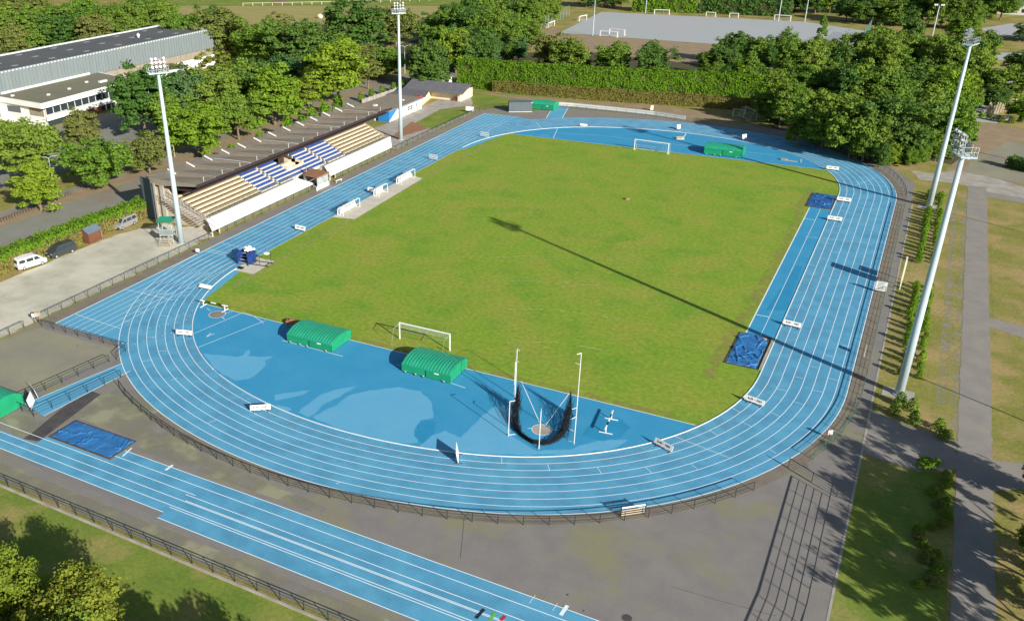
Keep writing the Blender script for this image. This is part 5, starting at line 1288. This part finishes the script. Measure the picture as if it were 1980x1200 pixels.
# ball-stop nets round the grey pitch
a, c = P(1655,52), P(1672,46); t = empty('ball_stop_net', (27, 236, 0), 0, 'tall green ball-stop net at the right end of the grey pitch', 'net')
b = MB(); 
for k in range(25): b.bar((0,-14+k*1.15,0),(0,-14+k*1.15,6),.05)
for z in np.arange(.3,6.1,.35): b.bar((0,-14,z),(0,13.6,z),.04)
b.build('netting', M['netgreen'], t)
for k in range(5): MB().bar((.1,-14+k*6.9,0),(.1,-14+k*6.9,6.2),.15).build('post', M['fencegreen'], t)
M_ = None
fence('tall_mesh_fence', 'tall pale green mesh fence at the left of the grey pitch before the trees', [P(960,70).xy, P(1035,62).xy, P(1100,32).xy], 4.5, h=4.5, mat_=M['netgreen'], wires=(.15,.3,.45,.6,.75,.9), wr=.03, post=.14)
# ------------------------------------------------------------------ vegetation
def leaf_mesh(name, pos, nor, size, rs):
    n = len(pos); a = np.cross(nor, rs.normal(size=(n, 3))); a /= np.linalg.norm(a, axis=1)[:, None]+1e-9
    b = np.cross(nor, a); b /= np.linalg.norm(b, axis=1)[:, None]+1e-9
    s = size[:, None]; asp = rs.uniform(.55, .9, (n, 1))
    V = np.empty((n, 4, 3)); V[:, 0] = pos-a*s*.5; V[:, 1] = pos-b*s*asp*.5+nor*s*.12; V[:, 2] = pos+a*s*.5; V[:, 3] = pos+b*s*asp*.5-nor*s*.1
    me = bpy.data.meshes.new(name); me.vertices.add(n*4); me.vertices.foreach_set('co', V.reshape(-1).astype(np.float32))
    me.loops.add(n*4); me.loops.foreach_set('vertex_index', np.arange(n*4, dtype=np.int32))
    me.polygons.add(n); me.polygons.foreach_set('loop_start', np.arange(0, n*4, 4, dtype=np.int32)); me.polygons.foreach_set('loop_total', np.full(n, 4, dtype=np.int32))
    me.update(calc_edges=True); me.validate(); return me
def crown(name, seed, kind, nc=80, per=75, lf=.52):
    """crown of a tree 10 m tall, about 8 m wide"""
    rs = np.random.default_rng(seed); C = []
    while len(C) < nc:
        d = rs.normal(size=3); d /= np.linalg.norm(d)
        if kind == 'round': c = np.array([0, 0, 5.0]); rad = np.array([3.9, 3.9, 4.5]); k = rs.uniform(.45, .92)
        elif kind == 'oval':
            c = np.array([0, 0, 4.9]); rad = np.array([3.6, 3.6, 4.8]); k = rs.uniform(.4, .9)
            if d[2] > .2: rad = rad*np.array([1-.35*d[2], 1-.35*d[2], 1.0])
        elif kind == 'wide': c = np.array([0, 0, 5.2]); rad = np.array([4.3, 4.3, 4.3]); k = rs.uniform(.5, .95)
        elif kind == 'cone':
            z = rs.uniform(.8, 9.8); r = 2.9*(1-z/10.4)+.15; t = rs.uniform(0, 2*PI); C.append((np.array([r*.75*math.cos(t), r*.75*math.sin(t), z]), .35+.5*(1-z/10))); continue
        elif kind == 'sparse': c = np.array([0, 0, 5.2]); rad = np.array([3.5, 3.5, 4.5]); k = rs.uniform(.5, 1.0)
        elif kind == 'high': c = np.array([0, 0, 7.0]); rad = np.array([3.9, 3.9, 2.9]); k = rs.uniform(.45, .95)
        if d[2] < -.8: continue
        lump = 1+.22*math.sin(3*math.atan2(d[1], d[0])+seed)+.14*math.sin(5*d[2]+2*seed)
        p = c+d*rad*k*lump; C.append((p, rs.uniform(.5, 1.3)*(1.0 if kind != 'sparse' else .8)))
    P_, N_ = [], []
    for p, r in C:
        u = rs.normal(size=(per, 3)); u /= np.linalg.norm(u, axis=1)[:, None]; u[:, 2] = np.abs(u[:, 2])*.45+u[:, 2]*.55
        q = p+u*r*rs.uniform(.35, 1.12, (per, 1))*np.array([1.0, 1.0, .95]); nn = u*.85+rs.normal(size=(per, 3))*.38+np.array([0, 0, .2])
        P_.append(q); N_.append(nn/np.linalg.norm(nn, axis=1)[:, None])
    P_, N_ = np.vstack(P_), np.vstack(N_); ok = P_[:, 2] > 1.0; P_, N_ = P_[ok], N_[ok]
    me = leaf_mesh(name, P_, N_, lf*rs.uniform(.6, 1.35, len(P_)), rs); me.materials.append(L_['mid']); return me
def trunk_mesh(seed, thin=1.0):
    r = random.Random(seed); b = MB(); b.tube([(0,0,0),(.03,.02,1.2),(.08,-.03,3.0),(.02,.05,5.5),(.1,.1,8.0)], [.30*thin,.22*thin,.19*thin,.12*thin,.03], 8)
    for k in range(7):
        z = r.uniform(2.2, 5.5); t = k*2*PI/7+r.uniform(-.4, .4); l = r.uniform(1.6, 3.0)
        b.tube([(.05,0,z),(.05+math.cos(t)*l*.5, math.sin(t)*l*.5, z+.8),(math.cos(t)*l, math.sin(t)*l, z+1.6)], [.09*thin,.06*thin,.02], 5)
    me = b.build('tmp_trunk', M['bark']); d = me.data; bpy.data.objects.remove(me); return d
PROTO = {}
for kind, n in (('round', 3), ('oval', 3), ('wide', 2), ('cone', 1), ('sparse', 2), ('high', 2)):
    PROTO[kind] = [(crown('crown_leaves', 100*i+len(kind)*7, kind, *( (120, 125, .38) if kind not in ('cone', 'sparse', 'high') else ((100, 90, .34) if kind == 'cone' else ((70, 60, .40) if kind == 'high' else (60, 95, .38))))), trunk_mesh(i+5)) for i in range(n)]
PROTO['fine'] = [(crown('crown_leaves', 900+i, 'round', 150, 190, .27), trunk_mesh(20+i)) for i in range(2)]
tr = random.Random(77)
NAME = {'round': 'broadleaf_tree', 'oval': 'broadleaf_tree', 'wide': 'broadleaf_tree', 'cone': 'conifer_tree', 'sparse': 'broadleaf_tree', 'fine': 'broadleaf_tree', 'high': 'broadleaf_tree'}
def tree(x, y, H, W_, kind, mt, label, group=None, rz=None):
    """H height, W_ crown radius in metres"""
    cm, tm = tr.choice(PROTO[kind]); t = empty(NAME[kind], (x, y, 0), rz if rz is not None else tr.uniform(0, 6.28), label, 'tree', group)
    s = H/10; w = W_/4.0; t.scale = (w*tr.uniform(.93, 1.07), w*tr.uniform(.93, 1.07), s)
    c = bpy.data.objects.new('crown', cm); COL.objects.link(c); c.parent = t; c.material_slots[0].link = 'OBJECT'; c.material_slots[0].material = L_[mt]
    k = bpy.data.objects.new('trunk', tm); COL.objects.link(k); k.parent = t; k.scale = (s/w*.9, s/w*.9, 1)
    return t
def mpp(x, y, z=5): return (Vector((x, y, z))-CAM).dot(FW)/F
def base_tree(bx, by, tx, ty, hw, kind, mt, label, group=None):
    p = P(bx, by); H = hgt(bx, by, tx, ty); return tree(p.x, p.y, H, hw*mpp(p.x, p.y), kind, mt, label, group)
def crown_tree(cx, cy, hw, H, kind, mt, label, group=None):
    p = P(cx, cy, H*.6); r = hw*mpp(p.x, p.y, H*.6)
    if r > H*.46 and group:                      # a wide clump is several trees standing together
        rr = H*.43; n = 2 if r < H*.62 else 3
        for k in range(n):
            d = (k-(n-1)/2)*(2*(r-rr)/max(1, n-1)); x, y = p.x+RT.x*d*1.05+tr.uniform(-1, 1), p.y+RT.y*d*1.05+tr.uniform(-2.5, 2.5)
            tree(x, y, H*tr.uniform(.85, 1.12), rr*tr.uniform(.9, 1.1), 'oval' if k == 1 else ('round' if kind == 'wide' else kind), mt if tr.random() > .25 else tr.choice(('wood', 'mid', 'dark', 'lime')), label, group)
        return
    return tree(p.x, p.y, max(H, r/.52), r, kind, mt, label, group)
# row along the car park
for a in ((80,408,70,303,50,'oval','lime','bright young pointed tree nearest the left edge on the car park verge'),
          (193,362,188,262,58,'round','mid','rounded green tree on the car park verge beside the left street lamp'),
          (290,335,285,248,42,'round','olive','olive-green low tree on the car park verge just left of the near floodlight mast'),
          (385,302,395,190,58,'round','lime','bright green tree on the car park verge just right of the near floodlight mast'),
          (462,270,450,165,46,'round','mid','mid-green tree on the verge between the bright tree and the yellow-topped tree'),
          (532,242,528,122,62,'oval','lime','yellow-topped bright tree on the verge behind the middle of the stand roof'),
          (598,217,600,142,42,'sparse','lime','small bright tree with spiky leader on the verge behind the stand roof'),
          (655,196,648,62,66,'oval','lime','tall yellow-green tree on the verge left of the far floodlight mast'),
          (712,172,706,92,36,'sparse','olive','thin olive tree on the verge close left of the far floodlight mast'),
          (746,156,744,86,36,'round','mid','small green tree on the verge behind the far floodlight mast'),
          (282,262,292,108,56,'round','dark','tall dark tree in front of the hall entrance, behind the near floodlight mast'),
          (355,236,385,112,52,'round','blue','dark blue-green tree right of the near mast in front of the hall'),
          (60,350,60,220,62,'round','mid','large round green tree at the left edge below the hall'),
          (166,292,166,203,38,'oval','olive','drooping olive tree in front of the hall entrance wing'),
          (330,262,335,165,50,'round','mid','mid-green tree directly behind the near floodlight mast, right of the tall dark one'), (420,232,425,118,54,'round','mid','large green tree between the blue-green tree and the yellow-topped tree'),
          (495,205,490,110,50,'round','dark','dark green tree behind the yellow-topped verge tree'),
          (5,300,10,225,40,'round','mid','green tree cut off by the left edge below the hall entrance')): base_tree(*a)
# trees between the hall, field and car park
for a in ((425,75,55,13,'round','olive','olive tree just right of the hall gable'), (460,150,50,13,'round','mid','green tree in the gap right of the hall, lower of its group'), (500,80,52,15,'round','mid','green tree with rounded top before the hay field'),
          (585,90,58,15,'wide','dark','broad dark tree before the hay field'), (555,130,36,11,'round','blue','blue-green bushy tree below the broad dark tree'), (680,58,60,16,'wide','dark','large dark tree before the hay field, nearest the far mast'),
          (630,120,40,13,'round','dark','dark tree tucked behind the tall yellow-green tree'), (765,55,42,11,'round','olive','olive tree behind the far floodlight mast top'), (440,215,36,9,'round','olive','small olive tree behind the verge row'), (545,55,38,12,'sparse','olive','thin pale tree standing at the edge of the hay field'), (720,110,34,10,'round','olive','olive shrubby tree right of the tall yellow-green tree'),
          (420,125,40,11,'sparse','autumn','yellowing bushy tree close to the right end of the hall')):
    crown_tree(*a)
for i, (x, y, w) in enumerate(((-10,35,50),(35,20,55),(65,55,42),(100,30,45),(130,55,38),(160,25,48),(185,60,36),(215,30,46),(250,40,46),(285,20,44),(312,32,42),(20,75,34),(345,62,34),(375,55,38),(400,40,34))):
    crown_tree(x, y, w, 17, ('round','wide','round')[i % 3], ('mid','wood','dark','olive','wood')[i*3 % 5], 'tree of the wood rising behind the long zinc hall roof', 'wood behind the sports hall')
p = P(108,76); 
# tree line beyond the hay field
for k in range(30):
    x = -20+k*30+tr.uniform(-8, 8); q = P(x, 4+tr.uniform(-2, 4)-(6 if x > 330 else 0)); tree(q.x-10, q.y+25, tr.uniform(10, 15), tr.uniform(6, 8.5), 'wide', tr.choice(('dark','wood','mid','dark')), 'dark tree in the line along the far side of the hay field', 'tree line beyond the hay field')
# grove between field and pitch
for i, a in enumerate(((835,115,48,14,'round','dark'),(870,70,58,16,'wide','wood'),(905,85,58,15,'round','dark'),(925,45,58,16,'round','wood'),(965,62,52,14,'round','wood'),(930,95,36,10,'round','blue'),(985,40,46,15,'wide','wood'),(1022,18,38,14,'round','wood'),(1060,8,36,13,'round','mid'),(890,20,40,15,'round','dark'),(985,90,34,9,'round','blue'),(850,40,40,14,'round','wood'),(1020,60,34,11,'sparse','olive'),(960,10,50,16,'wide','dark'))):
    crown_tree(*a, ('bushy tree in the dense grove between the hay field and the grey pitch'), 'grove left of the grey pitch')
for a in ((1058,140,1060,56,32,'round','olive','pale olive tree behind the tall clipped hedge, leftmost before the grey pitch'), (1098,150,1096,64,34,'round','mid','bushy green tree behind the tall hedge just right of the pale olive one'), (1182,152,1182,76,38,'round','mid','round green tree behind the tall hedge in front of the overlapping goals'),
          (1260,156,1260,74,42,'round','dark','dark spreading tree behind the tall hedge right of the overlapping goals'), (1130,145,1130,98,18,'sparse','olive','small thin tree behind the tall hedge between two round ones')):
    base_tree(*a)
# the big wood at the right
WD = ((1385,112,44,10),(1425,86,44,10),(1470,100,48,11),(1395,142,38,9),(1525,92,46,11),(1555,110,52,13),(1600,95,40,11),(1640,112,50,12),(1690,85,52,14),(1745,75,50,14),(1720,115,54,14),(1795,95,54,14),(1845,110,54,14),(1890,95,44,13),(1450,140,46,10),(1515,150,54,12),(1580,150,56,13),(1650,160,60,14),(1715,165,60,14),(1780,150,58,14),(1840,160,54,13),(1885,140,44,12),
      (1540,195,50,10),(1600,205,60,12),(1665,215,62,12),(1730,220,60,12),(1790,215,54,11),(1845,205,44,10),(1570,235,40,8),(1630,245,46,9),(1700,260,48,9),(1760,265,46,8),(1810,265,40,7),(1855,240,36,8),(1500,190,40,9),(1835,285,30,5),(1780,295,32,4.5),(1725,290,34,5),(1680,280,30,5),(1868,175,34,8))
for i, (x, y, w, h) in enumerate(WD):
    crown_tree(x, y+(7 if 190 <= y <= 240 and x >= 1590 else 0), w, h+(2.5 if 190 <= y <= 240 and x >= 1590 else 0), ('round','wide','oval','round')[i % 4], ('wood','dark','wood','mid','wood','mid' if i % 2 else 'olive')[i % 6], 'tree of the dense wood beyond the far right bend', 'wood beyond the far right bend')
crown_tree(1590,60,26,13,'cone','mid','pointed conifer rising from the wood before the right end of the grey pitch')
# trees behind the grey pitch and top right
for i, (x, y, w, h) in enumerate(((1420,8,36,12),(1460,12,34,12),(1500,6,34,12),(1540,8,36,13),(1580,14,34,12),(1620,26,28,8),(1660,18,34,10),(1700,18,40,12),(1745,22,40,12),(1790,14,40,13),(1840,20,40,14),(1880,25,36,13),(1905,8,34,12),(1150,5,36,12),(1190,8,30,11),(1865,50,34,12),(1700,-8,40,14),(1600,-12,40,14),(1480,-14,40,14))):
    crown_tree(x, y-(22 if x < 1640 else 8), w, h, 'round', ('dark','blue','dark','wood')[i % 4], 'dark tree behind the far side of the grey pitch', 'trees behind the grey pitch')
for k in range(26):
    x = -40+k*84; q = P(x, -6); tree(q.x, q.y+40, tr.uniform(13, 18), tr.uniform(9, 12), 'wide', tr.choice(('dark','wood')), 'distant dark tree along the top edge', 'distant trees')
for a in ((1955,175,44,7,'round','mid','bushy tree over the leaning timber posts at the right edge'), (1925,190,26,5,'round','dark','dark bush beside the dirt yard gate'), (1975,130,30,6,'round','dark','dark tree beside the shaded lane at the right edge'), (1940,15,34,8,'round','wood','tree before the corner house at top right'), (1985,60,20,6,'round','dark','dark tree by the small house at the right edge'), (1975,215,26,4,'round','bright','low bright bush at the right edge above the dirt yard')): crown_tree(*a)
# trees at the right edge and below the frame, whose shade falls on the lawns
for x, y, H, w, mt, k, lb in ((68.6,-54.0,5.6,2.5,'autumn','round','low yellow-green tree cut off by the right edge beside the service road, upper one'), (68.0,-64.5,4.6,2.2,'autumn','round','low yellow-green tree cut off by the right edge beside the service road, middle one'), (68.3,-70.5,5.0,2.4,'autumn','round','low yellow-green tree cut off by the right edge near the bottom corner'),
        (74.0,-56.3,10.5,3.5,'mid','high','tall tree beyond the right edge shading the gravel path'), (74.5,-65.0,11.5,3.7,'mid','high','tall tree beyond the right edge shading the upper part of the lawn'), (75.5,-71.5,11.5,3.8,'mid','high','tall tree beyond the right edge shading the middle of the lawn'), (75.0,-77.5,11.0,3.8,'mid','high','tall tree beyond the right edge shading the lower part of the lawn'), (72.0,-68.5,9.5,3.2,'mid','high','slighter tree beyond the right edge before the tall ones'), (74,-82.5,10.5,3.6,'mid','high','tall tree beyond the right edge, lowest of its line')):
    tree(x, y, H, w, k, mt, lb)
tree(-5.6,-114.2,8.5,3.8,'fine','lime2','bright leafy tree at the bottom left corner, left one of the pair'); tree(1.7,-112.8,8.2,4.3,'fine','lime2','yellowing leafy tree at the bottom left corner, right one of the pair')
tree(-14.8,-112.0,8.6,3.6,'fine','lime2','bright leafy tree just entering at the left edge of the bottom lawn')
for x, y, H, w in ((12.8,-115.2,7.4,3.6),(18.4,-115.0,8.0,3.8),(24.5,-114.2,8.0,3.8),(8.2,-115.8,7.4,3.4),(21.5,-114.8,9,3.8),(27.5,-115.6,9.6,4.0),(33.5,-117,10,4.0),(11.0,-119.5,10.5,4.4),(4.5,-118.0,9.4,4.2),(15.5,-117.5,9.2,4.0),(-4,-120,9,4.5)): tree(x, y, H, w, 'round', 'mid', 'tree below the bottom edge whose shade falls on the bottom lawn', 'trees below the bottom edge')

# ------------------------------------------------------------------ hedges
def hedge(name, path, width, h, mt, label, lf=.45, dens=22, seed=1, parts=None, wob=.25, side_mt=None, split=None):
    rs = np.random.default_rng(seed); path = [np.array([p[0], p[1]], float) for p in path]
    root = empty(name, (*path[0], 0), 0, label, 'hedge'); o = np.array([*path[0], 0])
    P_, N_ = [], []; core = MB()
    for a, b in zip(path, path[1:]):
        d = b-a; L = np.linalg.norm(d); d /= L; nn = np.array([-d[1], d[0]]); n = int(L*(width+2*h)*dens)
        t = rs.uniform(-.3, L+.3, n); s = rs.uniform(0, width+2*h, n)
        x = np.where(s < h, -width/2, np.where(s < h+width, s-h-width/2, width/2)); z = np.where(s < h, s, np.where(s < h+width, h, width+2*h-s))
        bump = np.array([noise.noise(Vector((t_*.55+seed*3, z_*.6, x_*.8)))*wob*1.7 for t_, z_, x_ in zip(t, z, x)])+rs.normal(0, wob*.35, n)
        nx = np.where(s < h, -1, np.where(s < h+width, 0, 1.)); nz_ = np.where((s >= h) & (s < h+width), 1., .15)
        xx = x+nx*bump; zz = np.maximum(.05, z+np.where(nz_ > .5, bump*1.2, 0))
        q = np.stack([a[0]+d[0]*t+nn[0]*xx, a[1]+d[1]*t+nn[1]*xx, zz], 1)
        m_ = np.stack([nn[0]*nx, nn[1]*nx, nz_], 1)+rs.normal(0, .45, (n, 3)); P_.append(q-o); N_.append(m_/np.linalg.norm(m_, axis=1)[:, None])
        w = width/2-.25; c = [(a[0]-o[0]+nn[0]*s_*w, a[1]-o[1]+nn[1]*s_*w) for s_ in (-1, 1)]; e = [(b[0]-o[0]+nn[0]*s_*w, b[1]-o[1]+nn[1]*s_*w) for s_ in (1, -1)]
        core.prism(c[:1]+e[::-1][:1]+e[:1]+c[1:], 0, h-.3)
    P_, N_ = np.vstack(P_), np.vstack(N_); sz = lf*rs.uniform(.6, 1.4, len(P_))
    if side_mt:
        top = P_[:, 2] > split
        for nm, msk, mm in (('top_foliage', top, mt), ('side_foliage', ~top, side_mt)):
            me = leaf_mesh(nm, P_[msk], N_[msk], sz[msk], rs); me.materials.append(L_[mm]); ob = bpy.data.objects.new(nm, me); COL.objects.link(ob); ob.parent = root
    else:
        me = leaf_mesh('foliage', P_, N_, sz, rs); me.materials.append(L_[mt]); ob = bpy.data.objects.new('foliage', me); COL.objects.link(ob); ob.parent = root
    core.build('twigs', M['twig'], root); return root
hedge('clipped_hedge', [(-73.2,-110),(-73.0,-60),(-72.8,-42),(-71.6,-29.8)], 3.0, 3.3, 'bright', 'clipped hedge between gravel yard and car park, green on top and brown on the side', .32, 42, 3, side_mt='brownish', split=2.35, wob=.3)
hedge('tall_hedge', [(-71.5,103.0),(-56,103.4),(-40,104.2),(-20,106.5),(0,109.5),(14,110)], 4.0, 7.8, 'bright', 'tall bright conifer hedge along the far side of the stadium', .46, 30, 5, wob=.32)
hedge('low_hedge', [(-59.5,100.6),(-40,100.8),(-20,102.6),(0,105.2),(12,105.8)], 2.2, 2.9, 'brownish', 'lower brownish hedge at the foot of the tall conifer hedge', .34, 44, 7, wob=.15)
hedge('pitch_hedge', [(-76,291),(-48,295)], 4, 8, 'bright', 'green hedge on the far side of the grey pitch behind the wide goal', .9, 6, 9, wob=.4); 
hedge('pitch_hedge', [(-46,296),(-8,296)], 4, 6, 'dark', 'dark low hedge right of the green one on the far side of the grey pitch', .9, 6, 10, wob=.6)
hedge('low_hedge', [P(1950,322).xy, P(2010,338).xy], 2.0, 2.2, 'dark', 'short dark hedge by the gravel entrance at the right edge', .35, 30, 11)
# ------------------------------------------------------------------ shrubs
def shrub_proto(seed, n=420, lf=.22):
    rs = np.random.default_rng(seed); z = rs.uniform(.05, 1.0, n)**.8*2.3; r = .62*np.sqrt(np.maximum(0, 1-(z/2.4)**2))*rs.uniform(.45, 1.05, n); t = rs.uniform(0, 2*PI, n)
    q = np.stack([r*np.cos(t), r*np.sin(t), z], 1); nn = np.stack([np.cos(t), np.sin(t), np.full(n, .4)], 1)+rs.normal(0, .5, (n, 3)); nn /= np.linalg.norm(nn, axis=1)[:, None]
    me = leaf_mesh('shrub_leaves', q, nn, lf*rs.uniform(.6, 1.4, n), rs); me.materials.append(L_['mid']); return me
SP = [shrub_proto(i) for i in range(4)]
def shrub(x, y, s, label, group, mt='mid', sw=1.0, nm='young_shrub'):
    t = empty(nm, (x, y, 0), tr.uniform(0, 6), label, 'shrub', group); t.scale = (s*sw, s*sw, s)
    o = bpy.data.objects.new('foliage', tr.choice(SP)); COL.objects.link(o); o.parent = t; o.material_slots[0].link = 'OBJECT'; o.material_slots[0].material = L_[mt]
    k = MBSTEM.copy(); COL.objects.link(k); k.parent = t
MBSTEM = MB().tube([(0,0,0),(0,0,1.6)], [.05,.02], 5).build('stem', M['bark'])
GA = 'young shrubs in the double row beside the right walkway'
for k, y in enumerate(list(np.arange(47,40,-1.3))+list(np.arange(36.5,8,-1.75))+list(np.arange(-2.5,-34.5,-2.0))):
    far_ = y > 40; mid_ = 0 < y < 40
    lb = 'young shrub in the double row beyond the far right floodlight mast' if far_ else ('young shrub in the double row between the scoreboard and the far right mast' if mid_ else 'young shrub in the double row between the scoreboard and the near right mast')
    shrub(55.15+tr.uniform(-.25,.25), y+tr.uniform(-.3,.3), tr.uniform(.45,.68), lb, GA, 'bright', tr.uniform(1.5, 1.8))
    shrub(57.0+tr.uniform(-.25,.25), y+.6+tr.uniform(-.3,.3), tr.uniform(.4,.58), lb, GA, 'bright' if k % 3 else 'lime', tr.uniform(1.5,1.9))
for x, y in ((55.3,-40.2),(54.9,-42.6),(56.6,-41),(56.9,-44)): shrub(x, y, .75, 'young shrub in the small clump in front of the near right floodlight mast', GA, 'mid', 1.5)
bpy.data.objects.remove(MBSTEM) if False else None
for i, (x, y, s) in enumerate(((378,331,1.0),(400,318,.9),(432,304,.8),(447,299,.0),(462,290,1.0),(516,271,1.1),(545,260,.7),(570,246,1.3),(598,236,1.1),(617,224,1.2),(642,214,1.2),(668,203,1.3))):
    if not s: continue
    q = P(x-14, y+1, 3.0); shrub(q.x, q.y, 1.9*s, 'low yellow-green bush growing up behind the folded roof of the stand', 'bushes behind the stand roof', 'bright', 1.3, 'roadside_bush')
for i in range(9):
    q = P(700,196).lerp(P(852,146), i/8.3); shrub(q.x+tr.uniform(-.4,.4), q.y, 1.1, 'low green bush on top of the retaining wall behind the club house', 'bushes on the retaining wall', 'bright' if i % 2 else 'mid', 1.7, 'roadside_bush')
for i, (x, y) in enumerate(((1820,845),(1815,830),(1830,852))): q = P(x, y); shrub(q.x, q.y, .6, 'low scrubby plant on the verge where the gravel path meets the service road', 'scrub by the service road', 'mid', 1.8, 'scrub_plant')
for k in range(22):
    shrub(59.6+tr.uniform(-1.3,1.0), -51.5-k*1.0, tr.uniform(.3,.5), 'low green bush in the shaded planted bed beside the service road at bottom right', 'bushes in the shaded bed', ('mid','bright','olive')[k % 3], tr.uniform(2.2, 3.2), 'low_bush')
for i, (x, y) in enumerate(((1915,232),(1935,236),(1955,238),(1975,236))): q = P(x, y); shrub(q.x, q.y, .7, 'weedy plant below the leaning timber posts at the right edge', 'weeds under the timber posts', 'olive', 2.4, 'scrub_plant')
MBSTEM.parent = None; bpy.data.objects.remove(MBSTEM)
